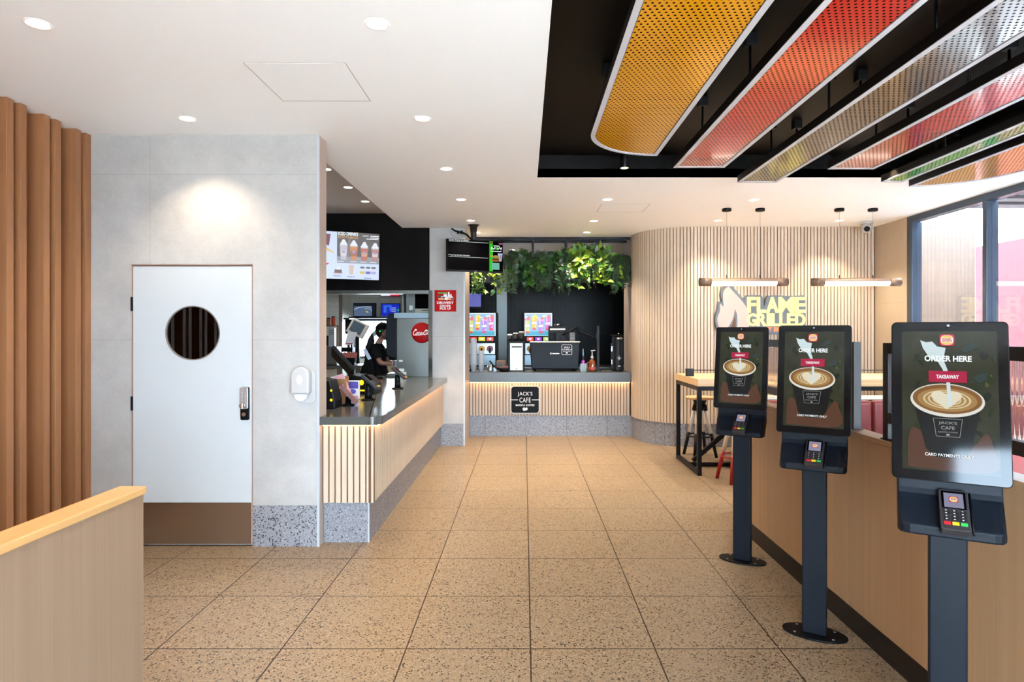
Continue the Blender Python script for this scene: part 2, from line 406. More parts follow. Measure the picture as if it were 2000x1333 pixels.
def path_pts(path):
    segs = []; L = 0
    for a, b in zip(path, path[1:]):
        d = math.hypot(b[0]-a[0], b[1]-a[1]); segs.append((L, d, a, b)); L += d
    return segs, L
def path_at(segs, t):
    for (s0, d, a, b) in segs:
        if t <= s0+d+1e-9:
            k = (t-s0)/d; return (a[0]+(b[0]-a[0])*k, a[1]+(b[1]-a[1])*k), ((b[0]-a[0])/d, (b[1]-a[1])/d)
    (s0, d, a, b) = segs[-1]; return b, ((b[0]-a[0])/d, (b[1]-a[1])/d)
def slats(b, path, z0, z1, pitch=0.0444, w=0.034, depth=0.014, m=None, mback=None, back=0.02):
    segs, L = path_pts(path); n = int(L/pitch)
    off = (L-n*pitch)/2
    b.use(mback)
    for (s0, d, a, c) in segs:
        tx, ty = (c[0]-a[0])/d, (c[1]-a[1])/d; nx, ny = ty, -tx
        b.obox(((a[0]+c[0])/2-nx*(depth+back/2), (a[1]+c[1])/2-ny*(depth+back/2), (z0+z1)/2), (tx, ty, 0), (nx, ny, 0), (0, 0, 1), d+0.004, back, z1-z0)
    b.use(m)
    for i in range(n):
        (x, y), (tx, ty) = path_at(segs, off+(i+0.5)*pitch); nx, ny = ty, -tx
        b.obox((x-nx*depth/2, y-ny*depth/2, (z0+z1)/2), (tx, ty, 0), (nx, ny, 0), (0, 0, 1), w, depth+0.001, z1-z0)

# ------------------------------------------------------------------ camera
cam = bpy.data.cameras.new('camera'); co = bpy.data.objects.new('camera', cam); COL.objects.link(co)
cam.sensor_width = 36; cam.lens = 36*F/2000; cam.shift_x = -(VX-1000)/2000; cam.shift_y = -(666.5-VY)/2000
co.location = (0, 0, CAMZ); co.rotation_euler = (PI/2, 0, 0); cam.clip_start = 0.05; cam.clip_end = 200
S.camera = co

CEIL = 2.934; KC = 3.126
# ------------------------------------------------------------------ the setting
struct(mb(M_floor).box(-6, 4.75, -2.6, 12.3, -0.1, 0).build('floor'))
c = mb(M_white)
c.box(-3.35, 0.118, -2.6, 4.59, CEIL, CEIL+0.08)
c.box(-1.64, 0.118, 4.59, 12.2, CEIL, CEIL+0.08)
c.box(0.118, 4.75, 5.655, 12.2, CEIL, CEIL+0.08)
c.box(3.56, 4.75, -2.6, 5.655, CEIL, CEIL+0.08)
c.box(0.118, 3.56, -2.6, -0.6, CEIL, CEIL+0.08)
c.box(-1.64, -1.62, 4.59, 8.36, CEIL+0.08, KC)
struct(c.build('ceiling'))
r = mb(M_blackrec)
r.box(0.098, 3.58, -0.62, 5.675, 3.14, 3.16)
r.box(0.098, 0.118, -0.6, 5.655, CEIL+0.001, 3.14); r.box(3.56, 3.58, -0.6, 5.655, CEIL+0.001, 3.14)
r.box(0.098, 3.58, 5.655, 5.675, CEIL+0.001, 3.14); r.box(0.098, 3.58, -0.62, -0.6, CEIL+0.001, 3.14)
struct(r.build('ceiling_recess'))
struct(mb(M_ceilk).box(-6, -1.62, 4.59, 8.36, KC, KC+0.05).box(-6, -1.27, 8.43, 12.2, 2.75, 2.8).build('ceiling_kitchen'))
struct(mb(M_white).box(-6.1, 4.85, -2.7, 12.35, 3.22, 3.32).build('sun_block_roof'))  # unseen slab added over the ceilings to block sun and sky light
# wall with the door
w = mb(M_conc)
w.box(-3.2, -2.802, 4.44, 4.59, 0, CEIL); w.box(-2.802, -1.934, 4.44, 4.59, 2.012, CEIL); w.box(-1.934, -1.463, 4.44, 4.59, 0.292, CEIL)
w.use(M_kick).box(-1.934, -1.463, 4.44, 4.59, 0, 0.292)
struct(w.build('wall_door'))
struct(mb(M_oakface).box(-1.463, -1.459, 4.452, 4.592, 0, CEIL).build('trim_1'))
struct(mb(mat('trim_white', (176, 180, 184), 0.35, 0.2)).box(-1.476, -1.4585, 4.434, 4.452, 0, CEIL).build('trim_2'))
struct(mb(M_white).box(-3.28, -3.2, -2.6, 4.59, 0, CEIL+0.1).build('wall_left'))
struct(mb(M_white).box(-6.1, -6.0, 4.4, 12.3, 0, 3.22).box(-6.0, -3.2, 4.5, 4.59, 0, 3.22).build('wall_kitchen_left'))
# timber batten screen on the left wall
scr = thing('timber_screen', 'floor to ceiling screen of chunky brown timber battens beside the white door', 'screen')
mb(M_batten).box(-3.198, -3.19, -0.5, 4.43, 0, CEIL-0.001).build('backing_panel', scr)
for k in range(14):
    y = 4.385-0.2865*(k//2)-(0.099 if k % 2 else 0)
    mb(M_batten).box(-3.19, -3.085, y, y+0.052, 0, CEIL-0.001).build('batten', scr, 0.002)
# black fascia over the kitchen opening, delivery wall, cafe walls
struct(mb(M_fascia).box(-6, -1.277, 8.36, 8.44, 2.092, KC).build('wall_fascia'))
struct(mb(M_steel).box(-6, -1.277, 8.352, 8.445, 2.046, 2.092).build('trim_3'))
struct(mb(mat('polished_steel', (205, 215, 220), 0.1, 1.0)).box(-1.285, -1.232, 8.352, 8.4, 0.925, 2.092).build('trim_4'))
w = mb(M_conc).box(-1.277, -0.808, 8.4, 9.1, 0.297, CEIL)
w.use(M_kick).box(-1.277, -0.808, 8.4, 9.1, 0, 0.297)
struct(w.build('wall_delivery'))
struct(mb(M_oakface).box(-0.808, -0.8, 8.41, 9.1, 0, CEIL).build('trim_5'))
struct(mb(MATS['trim_white']).box(-0.82, -0.799, 8.394, 8.412, 0, CEIL).build('trim_6'))
M_btile = tilemat('black_stack_tile', (5, 6, 6), (12, 14, 15), (34, 36, 36), 0.075, 0.3, (0, 2), 0.3, 0.005); M_btile.node_tree.nodes['Principled BSDF'].inputs['Specular IOR Level'].default_value = 0.06
struct(mb(M_btile).box(-1.45, 4.8, 12.1, 12.25, 0, 3.2).build('wall_back'))
M_ktile = tilemat('kitchen_tile', (196, 194, 182), (206, 204, 192), (150, 148, 138), 0.2, 0.2, (0, 2), 0.3, 0.004)
k = mb(M_ktile)
wx0, wx1, wz0, wz1 = -3.3, -1.95, 1.02, 1.80
k.box(-6, wx0, 12.1, 12.25, 0, 3.2); k.box(wx1, -1.45, 12.1, 12.25, 0, 3.2); k.box(wx0, wx1, 12.1, 12.25, 0, wz0); k.box(wx0, wx1, 12.1, 12.25, wz1, 3.2)
k.box(-6, -3.36, 11.5, 12.1, 0, 2.75)
struct(k.build('wall_kitchen_back'))
struct(mb(mat('corner_guard', (120, 104, 92), 0.4)).box(-3.42, -3.355, 11.49, 11.5, 0, 2.75).build('trim_7'))
wn = struct(empty('window_2', ((wx0+wx1)/2, 12.15, wz0)))
b = mb(M_alum); hx = (wx1-wx0)/2; hz = wz1-wz0
b.box(-hx, hx, -0.05, 0.05, 0, 0.05).box(-hx, hx, -0.05, 0.05, hz-0.05, hz).box(-hx, -hx+0.05, -0.05, 0.05, 0.05, hz-0.05).box(hx-0.05, hx, -0.05, 0.05, 0.05, hz-0.05).box(0.12, 0.17, -0.05, 0.05, 0.05, hz-0.05)
b.build('window_frame', wn, 0.003)
mb(M_glass).box(-hx+0.05, 0.12, 0, 0.006, 0.05, hz-0.05).build('pane', wn); mb(M_glass).box(0.17, hx-0.05, 0, 0.006, 0.05, hz-0.05).build('pane', wn)
# curved slatted wall
R_, CX_, CY_ = 0.74, 2.30, 9.02
path = [(1.56, 9.12), (1.56, 9.02)]+[(CX_+R_*math.cos(math.radians(180+90*i/24)), CY_+R_*math.sin(math.radians(180+90*i/24))) for i in range(1, 25)]+[(4.667, 8.28)]
w = MB(); slats(w, path, 0.31, CEIL, m=M_oak, mback=M_oakback); struct(w.build('wall_curved'))
w = mb(M_kick)
kp = [(1.575, 9.15), (1.575, 9.02)]+[(CX_+(R_-0.015)*math.cos(math.radians(180+90*i/8)), CY_+(R_-0.015)*math.sin(math.radians(180+90*i/8))) for i in range(1, 9)]+[(2.3+0.3*i, 8.295) for i in range(1, 8)]+[(4.667, 8.295)]
for a, d in zip(kp, kp[1:]):
    L = math.hypot(d[0]-a[0], d[1]-a[1]); tx, ty = (d[0]-a[0])/L, (d[1]-a[1])/L
    w.obox(((a[0]+d[0])/2-ty*0.01, (a[1]+d[1])/2+tx*0.01, 0.154), (tx, ty, 0), (ty, -tx, 0), (0, 0, 1), L-0.004, 0.02, 0.308)
w.use(M_oakback)
for a, d in zip(kp, kp[1:]):
    L = math.hypot(d[0]-a[0], d[1]-a[1]); tx, ty = (d[0]-a[0])/L, (d[1]-a[1])/L
    w.obox(((a[0]+d[0])/2-ty*0.03, (a[1]+d[1])/2+tx*0.03, 0.15), (tx, ty, 0), (ty, -tx, 0), (0, 0, 1), L+0.01, 0.02, 0.30)
struct(w.build('baseboard_curved'))
struct(mb(M_oakface).box(1.575, 1.7, 9.15, 9.86, 0, CEIL).build('wall_cafe_right'))
# right: solid bay, then the glazing
struct(mb(M_beige).box(4.667, 4.8, 7.6, 12.2, 0, CEIL).build('wall_right'))
g = struct(empty('window_1', (4.667, 0, 0)))
b = mb(M_alum)
ys = [7.6, 6.32, 5.0, 3.7, 2.4, 1.1, -0.2, -1.5, -2.6]
b.box(0, 0.1, -2.6, 7.6, 2.86, CEIL).box(0, 0.1, -2.6, 7.6, 0, 0.08)
for i, y in enumerate(ys):
    yy = y if i else y-0.06
    b.box(0, 0.12, yy-0.03 if i else yy-0.04, yy+0.03 if i else 7.6, 0.08, 2.86)
b.build('window_frame', g, 0.003)
M_tint = glassmat('view_dimming_glass', (0.8, 0.8, 0.8))  # glass darkened on purpose to dim the overbright view outside
for y0, y1 in zip(ys[1:], ys): mb(M_tint).box(0.05, 0.058, y0+0.03, y1-0.03, 0.08, 2.86).build('pane', g)
# storefront behind the camera
w = mb(M_white); w.box(-3.2, -0.83, -2.6, -2.45, 0, CEIL).box(-0.83, 4.7, -2.6, -2.45, 2.2, CEIL); struct(w.build('wall_storefront'))
g = struct(empty('window_3', (0, -2.6, 0)))
b = mb(M_alum); xs = [-0.8, 0.3, 1.4, 2.5, 3.6, 4.66]
b.box(-0.83, 4.7, 0, 0.1, 2.14, 2.2).box(-0.83, 4.7, 0, 0.1, 0, 0.08)
for x in xs: b.box(x-0.03, x+0.03, 0, 0.12, 0.08, 2.14)
b.build('window_frame', g, 0.003)
for x0, x1 in zip(xs, xs[1:]): mb(M_glass).box(x0+0.03, x1-0.03, 0.05, 0.058, 0.08, 2.14).build('pane', g)

# ------------------------------------------------------------------ door
d = thing('door', 'white swing door with a round dark porthole and a steel kick plate', 'door', (-2.368, 4.448, 0))
hw = 0.424
circ = ell(0, 1.5225, 0.196, 0.196, 48)
# leaf with a real round hole
b = mb(M_doorw); y0, y1 = 0.0, 0.042; n = 48
outer = []
for k_ in range(n):
    t = 2*PI*k_/n; cx, cz = math.cos(t), math.sin(t)
    tx = hw/abs(cx) if abs(cx) > 1e-6 else 1e9
    tz = ((1.999-1.5225) if cz > 0 else (1.5225-0.012))/abs(cz) if abs(cz) > 1e-6 else 1e9
    q = min(tx, tz); outer.append((cx*q, 1.5225+cz*q))
def _corner(pts, cx, cz):
    i = min(range(len(pts)), key=lambda i: math.hypot(pts[i][0]-cx, pts[i][1]-cz)); pts[i] = (cx, cz)
for cx, cz in ((hw, 1.999), (-hw, 1.999), (hw, 0.012), (-hw, 0.012)): _corner(outer, cx, cz)
vs = [(x, y0, z) for x, z in outer]+[(x, y0, z) for x, z in circ]+[(x, y1, z) for x, z in outer]+[(x, y1, z) for x, z in circ]
fs = []
for i in range(n):
    j = (i+1) % n
    fs += [[i, j, n+j, n+i], [2*n+i, 3*n+i, 3*n+j, 2*n+j], [i, 2*n+i, 2*n+j, j], [n+i, n+j, 3*n+j, 3*n+i]]
b.add(vs, fs); b.build('leaf', d)
mb(M_steelk).box(-hw+0.003, hw-0.003, -0.003, -0.0002, 0.016, 0.312).build('kick_plate', d)
mb(M_glassdark).prism(ell(0, 1.5225, 0.1945, 0.1945, 48), 'y', 0.012, 0.018).build('porthole_glass', d)
b = mb(mat('door_bead', (120, 112, 104), 0.5)); o_ = ell(0, 1.5225, 0.1955, 0.1955, 48); i_ = ell(0, 1.5225, 0.188, 0.188, 48)
vs = [(x, -0.002, z) for x, z in o_]+[(x, 0.0, z) for x, z in i_]+[(x, 0.012, z) for x, z in i_]
b.add(vs, [[i, (i+1) % 48, 48+(i+1) % 48, 48+i] for i in range(48)]+[[48+i, 48+(i+1) % 48, 96+(i+1) % 48, 96+i] for i in range(48)]); b.build('porthole_bead', d)
for z in (1.73, 1.02, 0.3): mb(M_black).box(-hw-0.012, -hw-0.002, -0.012, 0.02, z-0.05, z+0.05).build('hinge', d)
lk = mb(M_blackpl).prism(rrect(0.377, 1.02, 0.062, 0.236, 0.012), 'y', -0.014, -0.0003).build('lock', d, 0.002)
mb(mat('satin_silver', (196, 198, 200), 0.3, 0.8)).prism(rrect(0.377, 1.06, 0.056, 0.155, 0.012), 'y', -0.03, -0.0142).build('keypad', lk, 0.002)
b = mb(M_whitepl)
for i in range(2):
    for j in range(6): b.cyl((0.367+0.02*i, -0.033, 1.115-0.0155*j), (0.367+0.02*i, -0.0302, 1.115-0.0155*j), 0.0045, 10)
b.build('keypad_buttons', lk)
mb(M_chrome).lathe([(0.019, 0), (0.019, 0.012), (0.012, 0.016), (0.004, 0.03)][::-1], (0.377, -0.06, 1.008), 18, 'y').box(0.373, 0.381, -0.066, -0.045, 0.99, 1.026).build('turn_knob', lk)
mb(M_chrome).cyl((0.377, -0.03, 0.945), (0.377, -0.0142, 0.945), 0.014, 16).build('key_cylinder', lk)
struct(mb(mat('door_jamb', (150, 110, 86), 0.5)).box(-2.802, -2.796, 4.452, 4.59, 0, 2.012).box(-1.94, -1.934, 4.443, 4.59, 0, 2.012).box(-2.802, -1.934, 4.452, 4.59, 2.005, 2.012).use(M_blackrec).box(-2.802, -1.934, 4.50, 4.51, 0, 0.01).build('trim_8'))
# soap dispenser
sx, sz = at(595, 750, 4.44)
sp = thing('sanitiser_dispenser', 'white oval hand sanitiser dispenser on the grey wall right of the door', 'dispenser', (sx, 4.44, sz))
mb(M_whitepl).prism(rrect(0.012, -0.02, 0.13, 0.235, 0.03), 'y', -0.012, 0).build('back_plate', sp, 0.003)
mb(M_whitepl).prism(rrect(-0.006, 0.03, 0.128, 0.19, 0.062, 10, (0, 1, 1, 0)), 'y', -0.085, -0.012).build('cover', sp, 0.012, seg=4)
mb(mat('dispenser_window', (208, 210, 214), 0.2)).prism(ell(-0.006, 0.035, 0.02, 0.032), 'y', -0.0875, -0.0852).build('level_window', sp)
mb(mat('dispenser_grey', (196, 196, 198), 0.35)).prism([(-0.056, -0.066), (0.044, -0.066), (0.036, -0.098), (0.012, -0.118), (-0.024, -0.118), (-0.048, -0.098)], 'y', -0.07, -0.012).build('push_lever', sp, 0.006)

# ------------------------------------------------------------------ low partitions
p = thing('low_partition', 'pale oak low partition with a yellow-toned oak top in front of the white door', 'partition', (-1.25, 0, 0))
mb(M_oakpanel).box(-0.075, 0, -1.6, 2.045, 0, 0.995).build('panel', p)
mb(M_oaktop).box(-0.085, 0.006, -1.6, 2.055, 0.995, 1.02).build('capping', p, 0.004)
p = thing('low_partition', 'long oak low partition with a dark skirting behind the order kiosks', 'partition', (1.68, 0, 0))
mb(M_oakwarm).box(0, 0.085, -1.6, 4.985, 0.115, 1.0).build('panel', p)
mb(M_oakwarm).box(-0.006, 0.095, -1.6, 4.992, 1.0, 1.022).build('capping', p, 0.003)
mb(M_bronze).box(-0.004, 0.089, -1.6, 4.988, 0, 0.115).build('skirting', p)

# ------------------------------------------------------------------ fluted glass screens on the partition
M_flute = None
def flute_glass():
    m, n, l, b_ = _new('fluted_glass')
    n.clear(); o = n.new('ShaderNodeOutputMaterial')
    g = n.new('ShaderNodeBsdfGlass'); g.inputs['IOR'].default_value = 1.35; g.inputs['Roughness'].default_value = 0.04; g.inputs['Color'].default_value = (0.97, 0.96, 0.95, 1)
    t = n.new('ShaderNodeBsdfTransparent'); t.inputs['Color'].default_value = (0.95, 0.94, 0.94, 1)
    mx = n.new('ShaderNodeMixShader'); mx.inputs[0].default_value = 0.65
    l.new(t.outputs[0], mx.inputs[1]); l.new(g.outputs[0], mx.inputs[2]); l.new(mx.outputs[0], o.inputs[0]); return m
M_flute = flute_glass()
def glass_screen(y0, y1, label):
    t = thing('glass_screen', label, 'screen', (1.722, y0, 1.022), 0, 'fluted glass screens on the low partition')
    L = y1-y0; a, h = 0.078, 0.455
    mb(M_bronze).box(-0.02, 0.02, 0, 0.042, 0, h).build('stile', t, 0.002); mb(M_bronze).box(-0.02, 0.02, L-0.042, L, 0, h).build('stile', t, 0.002)
    mb(M_bronze).box(-0.02, 0.02, 0.042, L-0.042, h-0.05, h).build('rail', t, 0.002); mb(M_bronze).box(-0.02, 0.02, 0.042, L-0.042, a, a+0.05).build('rail', t, 0.002)
    b = mb(M_flute); pts = []; n = int((L-0.09)/0.004)
    for i in range(n+1):
        y = 0.045+(L-0.09)*i/n; pts.append((y, 0.0035*abs(math.sin(PI*(y/0.021)))))
    N = len(pts); vs = []
    for z in (a+0.05, h-0.05):
        for y, x in pts: vs.append((-0.002-x, y, z))
        for y, x in pts: vs.append((0.003, y, z))
    fs = []
    for i in range(N-1):
        fs += [[i, i+1, 2*N+i+1, 2*N+i], [N+i, 3*N+i, 3*N+i+1, N+i+1]]
    b.add(vs, fs, True); b.build('fluted_pane', t)
    for y in (0.0, L-0.13): mb(M_black).box(-0.03, 0.03, y, y+0.13, 0, 0.005).build('foot_plate', t)
glass_screen(0.55, 2.96, 'nearer fluted glass screen in a dark frame standing on the low partition')
glass_screen(3.22, 4.86, 'farther fluted glass screen in a dark frame, mostly behind the middle kiosk')

# ------------------------------------------------------------------ order kiosks
G_ = lambda n, c, s=0.8: emi('lit_'+n, c, s, 0.06, 0.2)
def cup_art(c, U, V, W, H):
    P = lambda pts: [(U(x), V(z)) for x, z in pts]
    c.rect(M_kart, U(0), U(1), V(0), V(1))
    # leaves and blurred greenery round the cup
    gl = [G_('leafa', (20, 34, 18), 0.6), G_('leafb', (44, 60, 24), 0.6), G_('leafc', (58, 84, 78), 0.5), G_('leafd', (96, 112, 30), 0.6)]
    rng = random.Random(3)
    for i in range(26):
        x, z = rng.choice([rng.uniform(0.0, 0.2), rng.uniform(0.74, 0.97)]), rng.uniform(0.02, 0.9)
        c.poly(gl[rng.randrange(2) if rng.random() < .75 else rng.randrange(4)], [(U(min(.995, max(.005, q[0]))), V(min(.995, max(.005, q[1])))) for q in ell(x, z, rng.uniform(.02, .07), rng.uniform(.012, .03), 10, rng.uniform(-1, 1))])
    c.poly(gl[2], P([(.62, .86), (.70, .90), (.78, .91), (.80, .88), (.72, .855), (.66, .84)]))
    c.poly(gl[2], P([(.74, .66), (.82, .70), (.90, .70), (.88, .655), (.80, .63)]))
    c.poly(G_('leafb', (70, 92, 30)), P([(.12, .795), (.28, .82), (.33, .80), (.24, .775)]))
    # hand behind, cup, rim, coffee, latte art
    c.poly(G_('hand', (112, 74, 52), 0.55), P(spline([(.06, .20), (.12, .30), (.30, .22), (.50, .10), (.72, .18), (.86, .28), (.93, .20), (.92, .02), (.06, .02)], 4)))
    c.poly(G_('cupbody', (22, 24, 26), 0.6), P([(.13, .47), (.82, .47), (.72, .16), (.62, .10), (.34, .10), (.25, .16)]))
    c.ellipse(G_('cuprim', (238, 236, 226)), U(.475), V(.50), .385*W, .118*H, -.04)
    c.ellipse(G_('coffee', (140, 96, 46)), U(.475), V(.508), .36*W, .103*H, -.04)
    c.ellipse(G_('coffeeb', (176, 136, 78)), U(.475), V(.503), .31*W, .082*H, -.04)
    for k, (a, b_) in enumerate(((.25, .066), (.2, .054), (.15, .042))):
        c.ring(G_('foam', (226, 208, 164)), ell(U(.475), V(.505), a*W, b_*H, 28, -.04), ell(U(.475), V(.505), (a-.022)*W, (b_-.007)*H, 28, -.04))
    heart = [(.47, .435), (.36, .49), (.31, .53), (.34, .558), (.41, .563), (.47, .543), (.53, .563), (.60, .558), (.63, .53), (.58, .49)]
    c.poly(G_('foam2', (240, 232, 206)), P(spline(heart+[heart[0]], 4)))
    # pouring milk
    c.poly(G_('milk', (214, 232, 236), 0.85), P([(.20, .93), (.26, .915), (.33, .92), (.38, .885), (.47, .875), (.445, .79), (.485, .72), (.51, .64), (.525, .47), (.49, .455), (.47, .64), (.435, .72), (.39, .77), (.28, .82), (.23, .87)]))
    # words
    logo(c, U(.485), V(.932), .155*W)
    c.text(M_txtw, 'ORDER HERE', U(.49), V(.797), .49*W, .043*H, 0.035)
    c.rect(G_('magenta', (190, 24, 72)), U(.287), U(.683), V(.627), V(.708))
    c.text(M_txtw, 'TAKEAWAY', U(.485), V(.667), .235*W, .027*H, 0.03)
    # outlined crest on the cup
    ln = G_('crest', (170, 172, 172), 0.7)
    o = P([(.33, .37), (.63, .37), (.60, .245), (.36, .245)])
    for a, b_ in zip(o, o[1:]+o[:1]): c.stroke(ln, [a, b_], .005*W)
    c.text(ln, "JACK'S", U(.48), V(.338), .19*W, .024*H, 0.01); c.text(ln, 'CAFE', U(.48), V(.306), .14*W, .024*H, 0.01)
    c.text(ln, 'BARISTA COFFEE', U(.48), V(.276), .2*W, .009*H)
    c.ellipse(ln, U(.48), V(.258), .02*W, .007*H)
    c.text(M_txtw, 'CARD PAYMENTS ONLY', U(.487), V(.115), .495*W, .021*H, 0.012)
def logo(c, x, z, w):
    c.poly(G_('logored', (214, 40, 70)), rrect(x, z, w, w*.95, w*.2, 5))
    c.poly(G_('logocream', (246, 238, 226), 0.9), rrect(x, z, w*.84, w*.8, w*.3, 5))
    y = G_('logoyellow', (238, 206, 90), 0.9)
    c.poly(y, [(x-w*.37, z+w*.18), (x+w*.37, z+w*.18)]+[(x+w*.37*math.cos(t), z+w*.18+w*.2*math.sin(t)) for t in [PI*k/10 for k in range(1, 10)]])
    c.poly(y, rrect(x, z-w*.28, w*.72, w*.16, w*.06, 4))
    t = G_('logored', (214, 40, 70)); c.text(t, 'HUNGRY', x, z+w*.07, w*.66, w*.15, 0.05); c.text(t, "JACK'S", x, z-w*.1, w*.66, w*.17, 0.05)
def art_bg():
    m, n, l, b = _new('lit_artwork')
    b.inputs['Base Color'].default_value = (0.004, 0.004, 0.004, 1); b.inputs['Roughness'].default_value = 0.06
    tc = n.new('ShaderNodeTexCoord'); no = n.new('ShaderNodeTexNoise'); no.inputs['Scale'].default_value = 9; no.inputs['Detail'].default_value = 3
    l.new(tc.outputs['Object'], no.inputs['Vector'])
    l.new(mixc(n, l, no.outputs['Fac'], lin((4, 8, 8))+(1,), lin((66, 70, 44))+(1,)), b.inputs['Emission Color']); b.inputs['Emission Strength'].default_value = 0.5; b.inputs['Specular IOR Level'].default_value = 0.2
    return m
M_kart = art_bg()
def kiosk():
    K = thing('order_kiosk', 'x', 'kiosk', group='ticket ordering kiosks along the partition')
    b = mb(M_black).prism(ell(0, 0, 0.152, 0.088, 40), 'z', 0, 0.009)
    base = b.build('base_plate', K, 0.002)
    for sx in (-1, 1):
        for sy in (-1, 1): mb(M_grey).cyl((sx*0.088, sy*0.046, 0.0092), (sx*0.088, sy*0.046, 0.0115), 0.006, 10).build('bolt_head', base)
    mb(M_navy).box(-0.056, 0.056, -0.031, 0.031, 0.0092, 1.02).build('post', K, 0.006)
    # neck and tray: one bent plate
    w = 0.15
    prof = [(-0.045, 1.07), (-0.045, 0.985), (-0.052, 0.968), (-0.066, 0.955), (-0.155, 0.885), (-0.155, 0.852), (-0.06, 0.845), (0.03, 0.93), (0.03, 1.07)]
    b = mb(M_navy); n = len(prof)
    xs = [-w, -w+0.012, -w+0.035, w-0.035, w-0.012, w]
    def px_(p, x):
        e = (abs(x)-(w-0.035))/0.035
        if e > 0 and p[0] < -0.1: return (p[0]+0.035*(1-math.sqrt(max(0, 1-e*e))), p[1]+0.0*e)
        return p
    vs = []
    for x in xs:
        for q in prof: yy, zz = px_(q, x); vs.append((x, yy, zz))
    fs = [list(range(n)), [5*n+i for i in range(n)][::-1]]
    for i in range(5):
        for j in range(n): fs.append([i*n+j, i*n+(j+1) % n, (i+1)*n+(j+1) % n, (i+1)*n+j])
    b.add(vs, fs); b.build('neck_tray', K, 0.006)
    # screen head
    h = empty('screen_head', (0, -0.045, 1.292)); h.parent = K; h.rotation_euler = (math.radians(-10), 0, 0)
    W, H = 0.335, 0.545
    mb(M_blackpl).prism(rrect(0, 0, W, H, 0.016, 5), 'y', -0.018, 0.02).build('housing', h, 0.004)
    c = Canvas(0.00025)
    c.poly(M_scrblack, rrect(0, 0, W-0.006, H-0.006, 0.014, 5))
    dw, dh = 0.272, 0.478
    cup_art(c, lambda u: (u-.5)*dw, lambda v: (v-.5)*dh, dw, dh)
    c.ellipse(mat('camera_eye', (110, 116, 124), 0.2), 0.0, 0.256, 0.0045, 0.0045)
    o = c.build('screen', h, (0, -0.0182, 0))
    # card terminal on the sloping tray
    t = empty('card_terminal', (0.01, -0.112, 0.926)); t.parent = K; t.rotation_euler = (math.radians(-52), 0, 0)
    mb(mat('terminal_shell', (46, 44, 46), 0.32)).prism(rrect(0, 0, 0.082, 0.165, 0.01, 4), 'y', -0.022, 0.01).build('terminal_body', t, 0.003)
    c = Canvas(0.0004)
    c.rect(M_scrblack, -0.034, 0.034, 0.002, 0.074)
    c.rect(G_('termscreen', (176, 176, 206), 0.55), -0.027, 0.027, 0.006, 0.066)
    logo(c, 0, 0.04, 0.026)
    c.build('terminal_screen', t, (0, -0.0222, 0))
    b = mb(mat('key_black', (24, 24, 26), 0.4))
    for i in range(3):
        for j in range(4): b.box(-0.031+i*0.0225, -0.013+i*0.0225, -0.0245, -0.0222, -0.012-j*0.0115, -0.004-j*0.0115)
    for i, cc in enumerate(((210, 30, 36), (236, 196, 30), (40, 180, 70))):
        b.use(mat('key_%d' % i, cc, 0.4)).box(-0.031+i*0.0225, -0.013+i*0.0225, -0.0245, -0.0222, -0.0635, -0.053)
    b.use(mat('key_mark', (200, 200, 200), 0.5))
    for i in range(3):
        for j in range(4): b.box(-0.026+i*0.0225, -0.0215+i*0.0225, -0.0248, -0.0246, -0.0095-j*0.0115, -0.0065-j*0.0115)
    b.build('keypad', t)
    mb(M_blackpl).tube([(0.048, -0.004, -0.08), (0.048, -0.004, 0.088)], 0.0035, 8).build('stylus', t)
    return K
K0 = kiosk(); RZ = math.radians(-30)
K0.location = (1.47, 2.165, 0); K0.rotation_euler = (0, 0, RZ); K0['label'] = 'largest black order kiosk, nearest the camera, at the right edge of the photo'
def dup3(o, loc, rz, label):        # thing > part > sub-part
    r = o.copy(); COL.objects.link(r); r.location = loc; r.rotation_euler = (0, 0, rz); r['label'] = label
    for ch in list(o.children):
        c = ch.copy(); COL.objects.link(c); c.parent = r
        for g in list(ch.children):
            d_ = g.copy(); COL.objects.link(d_); d_.parent = c
    return r
dup3(K0, (1.47, 3.155, 0), RZ, 'middle black order kiosk of the three in a row')
dup3(K0, (1.46, 4.17, 0), RZ, 'black order kiosk farthest from the camera, beside the high table')

